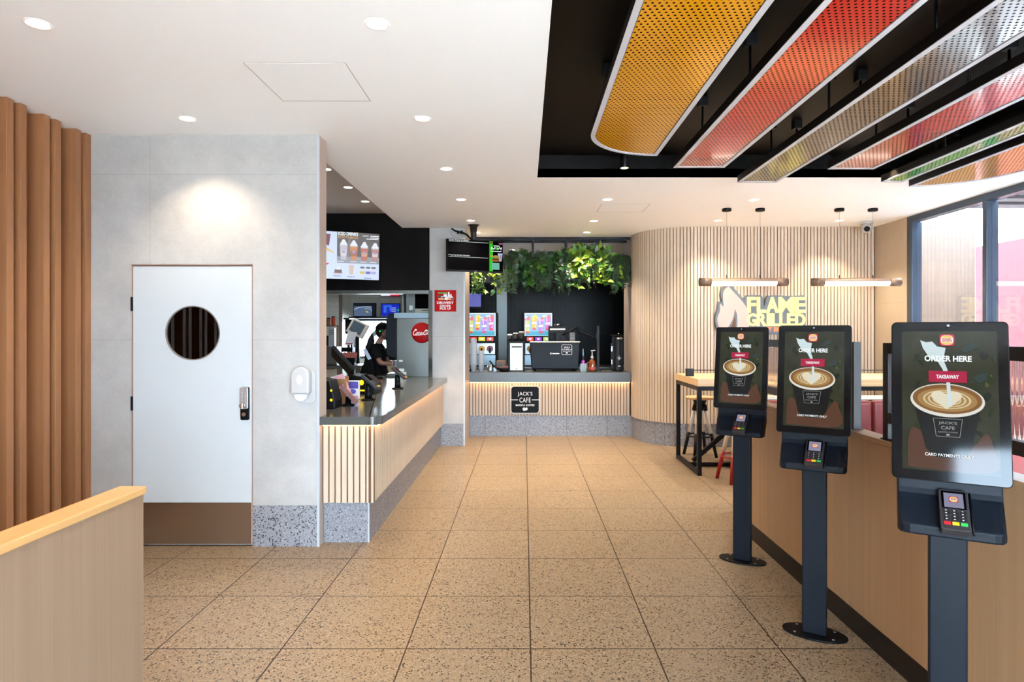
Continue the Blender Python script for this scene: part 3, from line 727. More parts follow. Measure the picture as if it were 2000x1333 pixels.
# ------------------------------------------------------------------ ceiling planks
def plank(pts, c, label, xs_rods):
    Z = 2.80; xa = min(p[0] for p in pts); ya = max(p[1] for p in pts)
    t = thing('ceiling_panel', label, 'ceiling panel', (xa, ya, Z), 0, 'hanging coloured ceiling panels')
    L = [(x-xa, y-ya) for x, y in pts]
    cx = sum(p[0] for p in L)/len(L); cy = sum(p[1] for p in L)/len(L)
    def inset(P, q):
        out = []; n = len(P)
        for i in range(n):
            a, p, b_ = P[i-1], P[i], P[(i+1) % n]
            d1 = Vector((p[0]-a[0], p[1]-a[1])).normalized(); d2 = Vector((b_[0]-p[0], b_[1]-p[1])).normalized()
            n1 = Vector((-d1.y, d1.x)); n2 = Vector((-d2.y, d2.x)); m_ = (n1+n2)
            m_ = m_/max(0.3, m_.length_squared/2)
            out.append((p[0]+m_.x*q, p[1]+m_.y*q))
        return out
    area = sum(a[0]*b_[1]-b_[0]*a[1] for a, b_ in zip(L, L[1:]+L[:1]))
    if area < 0: L = L[::-1]
    I = inset(L, 0.03); I2 = inset(L, 0.034); n = len(L)
    # dark tray: sides and top
    b = mb(mat('tray_dark', (14, 9, 8), 0.5, spec=0.25)); o2 = inset(L, 0.0015)
    vs = [(x, y, 0.004) for x, y in o2]+[(x, y, 0.058) for x, y in o2]
    b.add(vs, [list(range(n, 2*n))]+[[i, (i+1) % n, n+(i+1) % n, n+i] for i in range(n)]); b.build('tray', t)
    b = mb(M_ptrim); vs = [(x, y, 0) for x, y in L]+[(x, y, 0) for x, y in I]+[(x, y, 0.004) for x, y in L]+[(x, y, 0.006) for x, y in I]
    fs = []
    for i in range(n):
        j = (i+1) % n; fs += [[i, j, n+j, n+i], [i, 2*n+i, 2*n+j, j], [n+i, n+j, 3*n+j, 3*n+i]]
    b.add(vs, fs); b.build('edge_trim', t)
    b = mb(perforated('perforated_'+label.split()[0], c)); b.add([(x, y, 0.0035) for x, y in I2], [list(range(n))]); b.build('perforated_sheet', t)
    for (x, y) in xs_rods:
        r_ = mb(M_black).cyl((x-xa, y-ya, 0.058), (x-xa, y-ya, 3.075-Z), 0.008, 8).build('hanger_rod', t)
        mb(M_black).box(x-xa-0.03, x-xa+0.03, y-ya-0.03, y-ya+0.03, 3.075-Z, 3.139-Z).build('ceiling_bracket', r_, 0.003)
M_ptrim = mat('plank_trim', (188, 187, 190), 0.5)
def rods(x0, x1, yend): return [(x, y) for y in (yend-0.55, yend-1.45, yend-2.45) for x in (x0+0.07, x1-0.07)]
NEAR = 0.9
arc = lambda cx, cy, rx, ry, a0, a1, n=18: [(cx+rx*math.cos(math.radians(a0+(a1-a0)*k/n)), cy+ry*math.sin(math.radians(a0+(a1-a0)*k/n))) for k in range(n+1)]
plank([(0.958, NEAR), (0.958, 4.495)]+arc(0.958, 3.985, 0.53, 0.51, 90, 180)[1:]+[(0.428, NEAR)], (200, 136, 2), 'orange perforated ceiling panel with a rounded corner, widest at the left of the row', rods(0.43, 0.96, 4.3))
plank([(1.151, NEAR), (1.547, NEAR), (1.547, 4.815), (1.151, 4.815)], (172, 26, 20), 'red perforated ceiling panel between the wide orange and the brown panel', rods(1.151, 1.547, 4.82))
plank([(1.808, NEAR), (2.143, NEAR), (2.143, 5.29), (1.808, 5.29)], (96, 76, 60), 'brown perforated ceiling panel hung between the two red ones', rods(1.808, 2.143, 5.29))
plank([(2.364, NEAR), (2.724, NEAR), (2.724, 4.86), (2.364, 4.86)], (172, 28, 24), 'scarlet perforated ceiling panel between the brown and the narrow green panel', rods(2.364, 2.724, 4.86))
plank([(3.02, NEAR), (3.205, NEAR), (3.205, 5.28), (3.02, 5.28)], (70, 160, 50), 'green perforated ceiling panel, narrowest of the row', rods(3.01, 3.21, 5.2))
plank([(3.355, NEAR), (3.96, NEAR)]+arc(3.355, 4.80, 0.605, 0.64, 0, 90)[:-1]+[(3.355, 5.44)], (206, 140, 20), 'pale orange perforated ceiling panel with a curved edge nearest the windows', [(3.43, y) for y in (4.9, 4.0, 3.0)])

# ------------------------------------------------------------------ downlights
LAMPS = []
def lamp(x, y, z, w, col=(1, 0.84, 0.64), ang=105, blend=0.6, name='lamp'):
    l = bpy.data.lights.new(name, 'SPOT'); l.energy = w; l.color = col; l.spot_size = math.radians(ang); l.spot_blend = blend; l.shadow_soft_size = 0.035
    o = bpy.data.objects.new(name, l); COL.objects.link(o); o.location = (x, y, z); LAMPS.append(o)
dl0 = None
def downlight(x, y, z, label, group, w=DLW if 'DLW' in globals() else 60, ang=105):
    global dl0
    if dl0 is None:
        dl0 = thing('downlight', label, 'downlight', (x, y, z), 0, group)
        b = mb(M_white); b.lathe([(0.045, -0.001), (0.05, -0.004), (0.058, -0.003), (0.059, 0.0)], cap=False, seg=28); b.build('trim_ring', dl0)
        mb(M_lamp).lathe([(0.0002, -0.0012), (0.045, -0.0012)], cap=False, seg=28).build('lens', dl0)
    else:
        o = dup(dl0, (x, y, z), None, label); o['group'] = group
    lamp(x, y, z-0.012, w, ang=ang)
ordn = ['nearest', 'second', 'third', 'fourth', 'fifth', 'sixth']
for x, ys, nm in ((-2.217, [2.84, 4.10], 'above the door side'), (-0.67, [2.84, 4.10, 5.354, 6.59, 7.83, 8.74], 'in the long row left of the black recess'),
                  (0.877, [6.59, 7.85, 8.74], 'in the row in front of the cafe counter'), (2.43, [6.61, 7.83], 'over the high table'), (3.96, [6.6, 7.83], 'near the windows at the back')):
    for i, y in enumerate(ys):
        downlight(x, y, CEIL, ordn[i]+' recessed ceiling downlight '+nm, 'ceiling downlights', 36 if y < 4.5 else 78)
lamp(-2.217, 1.6, CEIL-0.012, 60); lamp(-0.67, 1.6, CEIL-0.012, 40)  # added lamps out of view, no fixtures, continuing the two left downlight rows
for x, nm in ((-0.21, 'left'), (0.98, 'right')):
    for i, y in enumerate([9.7, 10.6, 11.55][:3 if x < 0 else 2]):
        downlight(x, y, CEIL, ordn[i]+' recessed downlight behind the plants on the '+nm+' of the cafe', 'cafe downlights', 44)
for i, y in enumerate([6.1, 6.86, 7.6]): downlight(-1.94, y, KC, ordn[i]+' downlight in the raised ceiling over the service counter', 'counter downlights', 40)
lamp(-3.2, 10.4, 2.74, 40, (1, 0.92, 0.8)); lamp(-2.2, 9.9, 2.74, 25, (1, 0.92, 0.8))  # unseen lamps without fixtures, added to brighten the kitchen
# surface spots in the black recess
for i, (x, y) in enumerate([(0.86, 5.35), (2.98, 5.1)]):
    t = thing('ceiling_spotlight', ['small black cylinder spotlight in the recess behind the wide orange panel', 'small black cylinder spotlight in the recess behind the scarlet panel'][i], 'spotlight', (x, y, 3.14), 0, 'recess spotlights')
    b = mb(M_black).lathe([(0.04, -0.20), (0.04, 0)], seg=20); b.build('housing', t, 0.003)
    mb(emi('spot_lens', (255, 226, 180), 3)).lathe([(0.0002, -0.2008), (0.034, -0.2008)], cap=False).build('lens', t)
    lamp(x, y, 3.14-0.215, 30, (1, 0.8, 0.55), 70)

# access panels, vent, camera, outlets
def access(x0, x1, y0, y1, label):
    t = thing('access_panel', label, 'access panel', ((x0+x1)/2, (y0+y1)/2, CEIL), 0, 'ceiling access panels')
    hx, hy = (x1-x0)/2, (y1-y0)/2
    b = mb(mat('panel_gap', (150, 148, 146), 0.7))
    b.box(-hx, hx, -hy, -hy+0.004, -0.0004, 0).box(-hx, hx, hy-0.004, hy, -0.0004, 0).box(-hx, -hx+0.004, -hy, hy, -0.0004, 0).box(hx-0.004, hx, -hy, hy, -0.0004, 0); b.build('frame', t)
    mb(M_white).box(-hx+0.008, hx-0.008, -hy+0.008, hy-0.008, -0.0008, 0).build('hatch', t)
access(-1.467, -0.933, 3.25, 3.79, 'square access hatch in the white ceiling above the white door')
access(0.844, 1.38, 6.8, 7.29, 'square access hatch in the ceiling in front of the plants')
t = thing('air_vent', 'rectangular white air vent in the cafe ceiling behind the plants', 'vent', (0.46, 11.0, CEIL))
mb(M_white).box(-0.3, 0.3, -0.3, 0.3, -0.006, 0).build('frame', t, 0.002)
b = mb(mat('vent_dark', (120, 118, 116), 0.6))
for i in range(12): b.box(-0.26, 0.26, -0.25+i*0.043, -0.23+i*0.043, -0.012, -0.0062)
b.build('louvres', t)
t = thing('security_camera', 'white dome security camera on the ceiling by the window corner', 'camera', (4.35, 7.92, CEIL))
mb(M_whitepl).lathe([(0.07, -0.03), (0.075, -0.02), (0.075, 0)]).build('base', t)
mb(M_whitepl).ball((0, 0, -0.075), 0.066).build('housing', t)
b = mb(M_scrblack); q = Vector((-0.35, -0.8, -0.35)).normalized(); b.tube([Vector((0, 0, -0.075))+q*0.05, Vector((0, 0, -0.075))+q*0.071], [0.036, 0.033], 18); b.build('lens', t)

# ------------------------------------------------------------------ pendants
def pendant(x0, label, dx):
    t = thing('pendant_light', label, 'pendant light', (x0+0.5, 7.08, 2.10), 0, 'tube pendant lights')
    r = 0.046
    b = mb(M_bronzetube)
    # tube with an open slot below: C profile
    prof = []
    a0, a1 = math.radians(-187), math.radians(-65)   # slot faces down and to the camera
    for sgn, xa, xb in ((0, -0.5, -0.37), (0, 0.37, 0.5)): b.tube([(xa, 0, 0), (xb, 0, 0)], r, 28)
    n = 22; angs = [a1+(2*PI-(a1-a0))*k/n for k in range(n+1)]
    vs = [(x, r*math.cos(a), r*math.sin(a)) for x in (-0.37, 0.37) for a in angs]
    b.add(vs, [[i, i+1, n+2+i, n+1+i] for i in range(n)], True); b.build('tube', t)
    b = mb(M_tubelamp); angs = [a0+(a1-a0)*k/12 for k in range(13)]
    vs = [(x, (r-0.003)*math.cos(a), (r-0.003)*math.sin(a)) for x in (-0.37, 0.37) for a in angs]
    b.add(vs, [[i, i+1, 14+i, 13+i] for i in range(12)], True); b.build('diffuser', t)
    for x in (-0.19, 0.19):
        b = mb(M_black).lathe([(0.047, 2.934-2.10-0.03), (0.052, 2.934-2.10-0.025), (0.052, 2.934-2.10)], (x, 0, 0)); b.build('ceiling_rose', t)
        mb(M_grey).cyl((x, 0, r), (x, 0, 0.81), 0.0012, 6).build('cable', t)
        mb(M_black).cyl((x, 0, r-0.004), (x, 0, r+0.035), 0.006, 8).build('cable_grip', t)
        mb(M_blackpl).tube([(x, (r+0.001)*math.cos(a), (r+0.001)*math.sin(a)) for a in [math.radians(35+11*k) for k in range(11)]], 0.0025, 6).build('strap', t)
pendant(1.99, 'bronze tube pendant light hanging above the flame sign', 0)
pendant(3.27, 'bronze tube pendant light hanging nearer the windows', 0)

# ------------------------------------------------------------------ counters
t = thing('service_counter', 'long service counter with grey stone top and oak slat front left of the aisle', 'counter', (0, 0, 0))
top = [(-1.455, 4.432), (-1.10, 4.432)]+arc(-1.103, 4.512, 0.08, 0.08, -90, 0, 8)+[(-1.023, 8.27), (-1.277, 8.27), (-1.277, 9.0), (-2.05, 9.0), (-2.05, 4.6), (-1.455, 4.6)]
mb(M_stone).prism(top, 'z', 0.866, 0.925).build('worktop', t, 0.002)
w = MB(); slats(w, [(-1.455, 4.49), (-1.088, 4.49), (-1.088, 8.39)], 0.298, 0.85, m=M_oak, mback=M_oakback); w.build('slat_cladding', t)
b = mb(M_kick).box(-1.455, -1.128, 4.53, 4.55, 0, 0.296).box(-1.148, -1.128, 4.55, 8.39, 0, 0.296); b.build('kick_panel', t)
mb(MATS['trim_white']).box(-1.136, -1.126, 4.526, 4.536, 0, 0.296).build('corner_trim', t)
mb(M_oakback).box(-1.95, -1.15, 4.61, 8.34, 0, 0.866).build('body', t)
b = mb(M_led).box(-1.44, -1.06, 4.452, 4.46, 0.858, 0.8655).box(-1.056, -1.048, 4.47, 8.25, 0.858, 0.8655); b.build('light_strip', t)
t = thing('cafe_counter', 'cafe counter at the back with dark grey stone top and oak slat front', 'counter', (0, 0, 0))
mb(M_stone2 if 'M_stone2' in globals() else mat('dark_grey_stone', (66, 66, 65), 0.35, var=0.05, vscale=40)).box(-0.806, 1.555, 9.08, 9.8, 0.80, 0.943).build('worktop', t, 0.002)
w = MB(); slats(w, [(-0.806, 9.165), (1.555, 9.165)], 0.306, 0.80, m=M_oak, mback=M_oakback); w.build('slat_cladding', t)
b = mb(M_kick)
for x0, x1 in ((-0.806, -0.578), (-0.574, 0.02), (0.024, 0.62), (0.624, 1.218), (1.222, 1.572)): b.box(x0, x1, 9.18, 9.2, 0, 0.304)
b.use(M_oakback).box(-0.8, 1.56, 9.2, 9.22, 0, 0.304); b.build('kick_panel', t)
mb(M_oakback).box(-0.8, 1.55, 9.22, 9.7, 0, 0.80).build('body', t)
mb(M_led).box(-0.79, 1.54, 9.10, 9.11, 0.791, 0.7995).build('light_strip', t)
t = thing('back_bench', 'black back bench under the drink machines along the dark tiled wall', 'bench', (0, 0, 0))
mb(M_steel).box(-1.44, 1.9, 11.2, 12.09, 0.87, 0.91).build('bench_top', t, 0.002); mb(M_blackpl).box(-1.44, 1.9, 11.25, 12.09, 0, 0.87).build('cabinet', t)

# JACK'S CAFE sign on the counter front
x, z = at(1025.5, 781, 9.15)
t = thing('cafe_sign', 'square black sign with white letters on the cafe counter slats', 'sign', (x, 9.163, z))
s = 0.428
mb(mat('sign_white', (196, 186, 184), 0.4)).prism(rrect(0, 0, s, 0.41, 0.05, 8), 'y', -0.03, 0).build('backing', t, 0.003)
mb(mat('sign_black', (8, 8, 10), 0.5, spec=0.1)).prism(rrect(0, 0, s-0.026, 0.384, 0.04, 8), 'y', -0.034, -0.0302).build('face', t)
def cafe_mark(c, m, s, frame=True):
    c.text(m, "JACK'S", 0, 0.19*s, 0.50*s, 0.165*s, 0.0, 1.1); c.text(m, 'CAFE', 0, -0.01*s, 0.38*s, 0.165*s, 0.0, 1.15, same=True)
    c.text(m, 'BARISTA COFFEE', 0, -0.185*s, 0.64*s, 0.062*s, 0.02, 1.1, same=True)
    c.rect(m, -0.49*s, -0.24*s, -0.015*s, 0.005*s, same=True); c.rect(m, 0.23*s, 0.49*s, -0.015*s, 0.005*s, same=True)
    c.ellipse(m, -0.03*s, -0.325*s, 0.05*s, 0.06*s, 0.3); c.ellipse(m, 0.045*s, -0.315*s, 0.04*s, 0.05*s, -0.3, same=True)
    d_ = mat('sign_black', (8, 8, 10), 0.5, spec=0.1)
    c.stroke(d_, [(-0.035*s, -0.27*s), (-0.03*s, -0.32*s), (-0.015*s, -0.37*s)], 0.012*s); c.stroke(d_, [(0.05*s, -0.275*s), (0.045*s, -0.32*s), (0.052*s, -0.35*s)], 0.01*s, same=True)
c = Canvas(); cafe_mark(c, mat('sign_letter', (238, 236, 236), 0.5), s); c.build('lettering', t, (0, -0.0345, 0))

# delivery sign
x, z = at(870, 588, 8.4)
t = thing('delivery_sign', 'square red delivery driver pick up sign on the pale wall', 'sign', (x, 8.399, z))
s = 0.29
mb(mat('sign_red', (168, 16, 16), 0.55, spec=0.08)).box(-s/2, s/2, -0.006, 0, -s/2, s/2).build('plate', t)
c = Canvas(); wh = mat('sign_letter', (238, 236, 236), 0.5)
u = lambda px: (px-682)/960*s; v = lambda py: (620-py)/960*s
def R(m, x0, x1, y0, y1, same=False): c.rect(m, u(x0), u(x1), v(y1), v(y0), same)
R(mat('sign_green', (104, 124, 26), 0.5), 352, 780, 235, 305); R(mat('sign_brown', (62, 34, 26), 0.5), 315, 665, 385, 490, True); R(mat('sign_tan', (214, 150, 106), 0.5), 375, 940, 505, 585, True)
R(wh, 605, 760, 320, 440); c.poly(wh, [(u(a), v(b_)) for a, b_ in ((800, 330), (960, 330), (960, 400), (1045, 490), (1040, 560), (930, 560), (930, 500), (660, 500), (660, 430), (790, 430))], True)
R(wh, 800, 868, 225, 335, True); c.ellipse(wh, u(725), v(530), 0.019, 0.019, 0, True); c.ellipse(wh, u(985), v(540), 0.017, 0.017, 0, True)
R(wh, 480, 600, 422, 440, True); R(wh, 470, 580, 466, 482, True)
rd = mat('sign_red', (168, 16, 16), 0.55, spec=0.08); R(rd, 840, 935, 355, 372); R(rd, 840, 860, 420, 490, True); c.poly(rd, [(u(890), v(490)), (u(912), v(490)), (u(930), v(430)), (u(908), v(430))], True)
c.text(wh, 'DELIVERY', u(680), v(705), 0.225, 0.033, 0.025); c.text(wh, 'DRIVER', u(685), v(845), 0.148, 0.029, 0.02, same=True); c.text(wh, 'PICK UP', u(685), v(965), 0.148, 0.031, 0.02, same=True)
c.build('artwork', t, (0, -0.0064, 0))

# flame sign
Y0 = 8.20
t = thing('flame_sign', 'lit sign with a pink flame and glowing yellow letters on the slatted wall', 'sign', (2.85, Y0, 1.70))
X = lambda px: ax(px, Y0)-2.85; Z = lambda py: az(py, Y0)-1.70
flo = spline([(1425, 551), (1436, 566), (1450, 582), (1462, 598), (1470, 620), (1468, 645), (1452, 660), (1425, 664), (1408, 654), (1399, 638), (1397, 622), (1402, 604), (1404, 590), (1410, 590), (1408, 574), (1413, 560), (1425, 551)], 4)[:-1]
fli = spline([(1423, 560), (1433, 571), (1446, 585), (1457, 600), (1464, 620), (1462, 640), (1449, 654), (1427, 658), (1412, 650), (1403, 636), (1401, 622), (1406, 608), (1407, 594), (1413, 599), (1412, 576), (1416, 565), (1423, 560)], 4)[:-1]
mf = mat('sign_edge', (84, 92, 100), 0.45)
b = mb(mf).prism([(X(a), Z(q)) for a, q in flo], 'y', 0, 0.075); b.build('flame_backing', t)
b = mb(mat('flame_face', (186, 154, 144), 0.5, emit=0.05, ec=(255, 214, 200))).prism([(X(a), Z(q)) for a, q in fli], 'y', -0.004, -0.0003); b.build('flame_face', t)
inn = spline([(1435, 604), (1439, 614), (1440, 630), (1438, 642), (1428, 644), (1421, 642), (1428, 630), (1433, 617), (1435, 604)], 4)[:-1]
inn2 = spline([(1435, 618), (1436.5, 628), (1436, 640), (1430, 642), (1426.5, 641), (1432, 629), (1435, 618)], 4)[:-1]
b = mb(mf).prism([(X(a), Z(q)) for a, q in inn], 'y', -0.006, -0.0042).use(M_oakback).prism([(X(a), Z(q)) for a, q in inn2], 'y', -0.0075, -0.0062); b.build('flame_core', t)
bk = [(1454, 583), (1459, 577), (1486, 577), (1491, 582), (1493, 600), (1497, 584), (1500, 578), (1518, 577), (1533, 578), (1540, 579), (1570, 577), (1573.5, 581), (1573.5, 610), (1574, 633), (1569, 650), (1540, 654), (1456, 654), (1453, 640)]
mb(mf).prism([(X(a), Z(q)) for a, q in bk], 'y', 0.002, 0.07).build('letter_backing', t)
ly = emi('sign_glow', (255, 228, 130), 2.0, 0.4)
b = mb(ly); b.mats
word = [('F', 1459, 1476), ('L', 1478, 1495), ('A', 1496, 1520), ('M', 1520, 1550), ('E', 1552, 1572)]
for ch, a, q in word: text_solid(b, ch, X((a+q)/2), Z(596), (q-a)/148.4, 31/148.4, -0.02, 0.0018, 0.03)
word = [('G', 1459, 1477), ('R', 1478, 1497), ('I', 1497.5, 1506), ('L', 1507, 1521), ('L', 1522, 1536), ('E', 1537, 1552), ('D', 1553, 1572)]
for ch, a, q in word: text_solid(b, ch, X((a+q)/2), Z(625), (q-a)/148.4, 25/148.4, -0.02, 0.0018, 0.03)
b.build('yellow_letters', t)
b = mb(emi('sign_orange', (255, 128, 76), 1.6, 0.4)); text_solid(b, 'GREAT BBQ', X(1500), Z(644.5), 80/148.4, 10.5/148.4, -0.015, 0.0018, 0.05); b.build('orange_letters', t)

# ------------------------------------------------------------------ hanging screens
def bracket(t, x, y, ztop, name='ceiling_mount'):
    b = mb(M_bronze).lathe([(0.02, 0.12), (0.026, 0.16), (0.03, 0.2), (0.05, ztop-0.02), (0.078, ztop)], (x, y, 0), 18)
    b.lathe([(0.036, -0.05), (0.04, 0.05), (0.034, 0.12), (0.02, 0.14)], (x, y, 0), 18); return b.build(name, t)
# order number screen
rz = math.radians(23); W, H = 0.765, 0.415
xc, zc = at(928.5, 500.5, 8.08)
t = thing('order_screen', 'black order number screen hanging from the ceiling beside the plants', 'screen', (xc, 8.08, zc), rz)
mb(M_blackpl).box(-W/2, W/2, 0, 0.045, -H/2, H/2).build('housing', t, 0.004)
c = Canvas(0.0005); c.rect(M_tv, -W/2+0.006, W/2-0.006, -H/2+0.022, H/2-0.006)
wt = M_txtw
pu = lambda x: (x-970)/1770*W; pv = lambda y: (690-y)/1010*H
c.text(wt, 'Order Ready to collect', pu(455), pv(208)-0.005, 0.266, 0.022, 0.012); c.rect(wt, pu(150), pu(1385), pv(262), pv(252), True)
c.text(wt, 'Preparing Order Number', pu(470), pv(690), 0.285, 0.022, 0.012, same=True); c.rect(wt, pu(140), pu(1375), pv(742), pv(732), True)
c.rect(emi('lit_green', (30, 196, 20), 0.9), pu(1415), pu(1525), pv(1150), pv(195)); c.rect(G_('scrred', (150, 40, 40)), pu(1440), pu(1515), pv(275), pv(215))
c.rect(G_('scrpink', (190, 120, 160), 0.6), pu(1720), pu(1855), pv(280), pv(235), True)
c.stroke(wt, [(pu(1480), pv(450)), (pu(1485), pv(380)), (pu(1545), pv(445)), (pu(1600), pv(380))], 0.016); c.stroke(wt, [(pu(1665), pv(380)), (pu(1690), pv(445)), (pu(1745), pv(380)), (pu(1795), pv(445)), (pu(1800), pv(375))], 0.016, True)
c.rect(emi('lit_green', (30, 196, 20), 0.9), pu(1600), pu(1665), pv(455), pv(375))
c.rect(wt, pu(1545), pu(1740), pv(348), pv(325)); c.rect(wt, pu(1470), pu(1800), pv(518), pv(498), True)
c.poly(G_('cupblue', (176, 186, 216), 0.9), [(pu(1680), pv(570)), (pu(1840), pv(570)), (pu(1800), pv(825)), (pu(1720), pv(825))]); c.rect(G_('scrpink', (190, 120, 160), 0.6), pu(1755), pu(1785), pv(740), pv(630))
c.ellipse(G_('bunlow', (196, 120, 50)), pu(1610), pv(800), 0.058, 0.015); c.ellipse(G_('patty', (120, 50, 34)), pu(1615), pv(765), 0.05, 0.015, 0); c.ellipse(G_('bun', (176, 150, 84)), pu(1625), pv(690), 0.046, 0.022); c.ellipse(G_('lettuce', (110, 150, 60)), pu(1620), pv(725), 0.046, 0.008)
c.rect(G_('fries', (220, 160, 60)), pu(1440), pu(1530), pv(690), pv(640), True)
c.rect(G_('teal', (120, 196, 178), 0.8), pu(1490), pu(1735), pv(1095), pv(880))
c.rect(wt, pu(940), pu(1000), pv(1180), pv(1168))
c.build('screen', t, (0, -0.0005, 0))
bracket(t, 0.0, 0.075, CEIL-zc)
mb(M_blackpl).box(-0.06, 0.06, 0.046, 0.07, -0.08, 0.08).build('wall_plate', t)
mb(M_blackpl).tube(spline([(-0.02, 0.07, 0.21), (-0.10, 0.12, 0.30), (-0.2, 0.2, 0.34), (-0.24, 0.26, 0.38)], 6), 0.012, 8).build('cable', t)
x, z = at(898, 442, 8.35)
t = thing('power_outlet', 'white double power outlet with black plugs high on the pale wall', 'outlet', (x, 8.399, CEIL-0.03))
mb(M_whitepl).box(-0.06, 0.06, -0.012, 0, -0.018, 0.018).build('plate', t, 0.002)
for dx in (-0.025, 0.022): mb(M_blackpl).box(dx-0.014, dx+0.014, -0.045, -0.0122, -0.05, -0.008).build('plug', t, 0.004)
t = thing('network_outlet', 'white network outlet at the ceiling edge above the delivery sign', 'outlet', (x-0.125, 8.399, CEIL-0.025))
mb(M_whitepl).box(-0.055, 0.055, -0.012, 0, -0.012, 0.012).build('plate', t, 0.002)
mb(M_grey).tube(spline([(0, -0.01, -0.012), (0.005, -0.03, -0.06), (0.05, -0.04, -0.1), (0.12, -0.05, -0.12)], 5), 0.003, 6).build('cable', t)

# menu screen
W, H = 1.12, 0.615
rz = math.radians(22); xr = ax(741, 8.26); 
xm = xr-math.cos(rz)*W/2; ym = 8.26-math.sin(rz)*W/2; zm = az(502, 8.22)
t = thing('menu_screen', 'lit drinks menu screen on the black fascia above the kitchen opening', 'screen', (xm, ym, zm), rz)
t.rotation_euler = (math.radians(5), 0, rz)
mb(M_blackpl).box(-W/2, W/2, 0.001, 0.05, -H/2, H/2).build('housing', t, 0.004)
c = Canvas(0.0007)
bg = emi('menu_bg', (196, 208, 236), 1.0)
c.rect(bg, -W/2+0.004, W/2-0.004, -H/2+0.004, H/2-0.004)
mu = lambda x: W/2-(1150-x)*(0.7/1150); mv = lambda y: H/2-(y-200)*(H/990)
def PQ(m, pts, same=False): c.poly(m, [(mu(a), mv(q)) for a, q in pts], same)
PQ(emi('menu_dark', (84, 72, 66), 0.8), [(262, 205), (1146, 205), (1146, 850), (262, 850)]); PQ(emi('menu_floor', (150, 148, 156), 0.8), [(262, 710), (1146, 710), (1146, 850), (262, 850)])
PQ(emi('menu_beam', (120, 112, 104), 0.8), [(500, 300), (560, 300), (520, 700), (440, 700)])
c.text(M_txtw, 'ICED DRINKS', mu(488), mv(240), 0.25, 0.045, 0.03); c.text(emi('menu_gold', (206, 150, 84), 0.9), 'BARISTA MADE', mu(488), mv(312), 0.25, 0.03, 0.02)
for y, a, q in ((262, 950, 1130), (298, 950, 1130), (326, 870, 1120)): PQ(M_txtw, [(a, y-9), (q, y-9), (q, y+7), (a, y+7)], True)
c.stroke(M_txtw, [(mu(790), mv(262)), (mu(830), mv(272)), (mu(860), mv(260)), (mu(915), mv(268))], 0.008)
cols = [((196, 190, 200), (222, 214, 220)), ((214, 130, 44), (168, 84, 40)), ((190, 92, 44), (214, 160, 120)), ((190, 130, 120), (220, 200, 200))]
for i, (cx, top_) in enumerate(((395, 350), (605, 360), (825, 385), (1050, 395))):
    a, q = cols[i]; m1 = emi('drinka%d' % i, a, 0.8); m2 = emi('drinkb%d' % i, q, 0.8); wc = emi('cream', (230, 232, 236), 0.9)
    PQ(m1, [(cx-80, top_+125), (cx+80, top_+125), (cx+55, 780), (cx-55, 780)]); PQ(m2, [(cx-62, top_+230), (cx+62, top_+230), (cx+55, 700), (cx-55, 700)])
    for k in range(3): c.ellipse(wc, mu(cx), mv(top_+105-k*35), (80-k*22)*0.0006, 0.018)
    c.ellipse(emi('lid', (206, 206, 212), 0.8), mu(cx), mv(top_+132), 0.052, 0.007); c.rect(emi('mark', (170, 150, 190), .8), mu(cx)-0.018, mu(cx)+0.018, mv(640), mv(590))
for cx in (330, 600, 800, 1010): PQ(M_txtw, [(cx-70, 812), (cx+70, 812), (cx+70, 822), (cx-70, 822)], True)
PQ(emi('cake', (96, 56, 46), 0.9), [(215, 985), (355, 985), (365, 1055), (205, 1055)]); PQ(emi('cream', (230, 232, 236)), [(240, 990), (285, 900), (335, 990)]); c.ellipse(emi('plate', (190, 150, 120), .8), mu(280), mv(1065), 0.07, 0.006)
PQ(emi('latte', (206, 180, 160), .9), [(500, 885), (610, 885), (590, 1085), (520, 1085)])
for cx, cc in ((785, (206, 190, 70)), (905, (96, 84, 190)), (1020, (170, 176, 226))):
    PQ(emi('tubwhite', (214, 218, 236), .9), [(cx-58, 925), (cx+58, 925), (cx+48, 1105), (cx-48, 1105)]); PQ(emi('tub%d' % cx, cc, .8), [(cx-52, 1010), (cx+52, 1010), (cx+48, 1065), (cx-48, 1065)]); c.ellipse(emi('tubtop', (96, 96, 110), .7), mu(cx), mv(930), 0.032, 0.014)
for cx, y in ((260, 1115), (550, 1125), (900, 1145)): PQ(emi('menu_txt', (70, 80, 120), .8), [(cx-80, y), (cx+80, y), (cx+80, y+12), (cx-80, y+12)], True)
PQ(emi('frybox', (112, 30, 34), .8), [(-60, 260), (125, 265), (95, 500), (-40, 480)])
for k in range(9): c.stroke(emi('fries', (226, 180, 70), .9), [(mu(-60+k*14), mv(470+k*12)), (mu(60+k*17), mv(600+k*6))], 0.014)
PQ(emi('frybox2', (196, 40, 50), .8), [(-60, 860), (105, 860), (60, 900), (-60, 900)]); c.ellipse(emi('cake', (96, 56, 46)), mu(-100), mv(1040), .06, .04)
c.build('screen', t, (0, 0.0005, 0))
mb(M_blackpl).box(-0.06, 0.06, 0.0505, 0.312, -0.08, 0.08).build('wall_bracket', t)

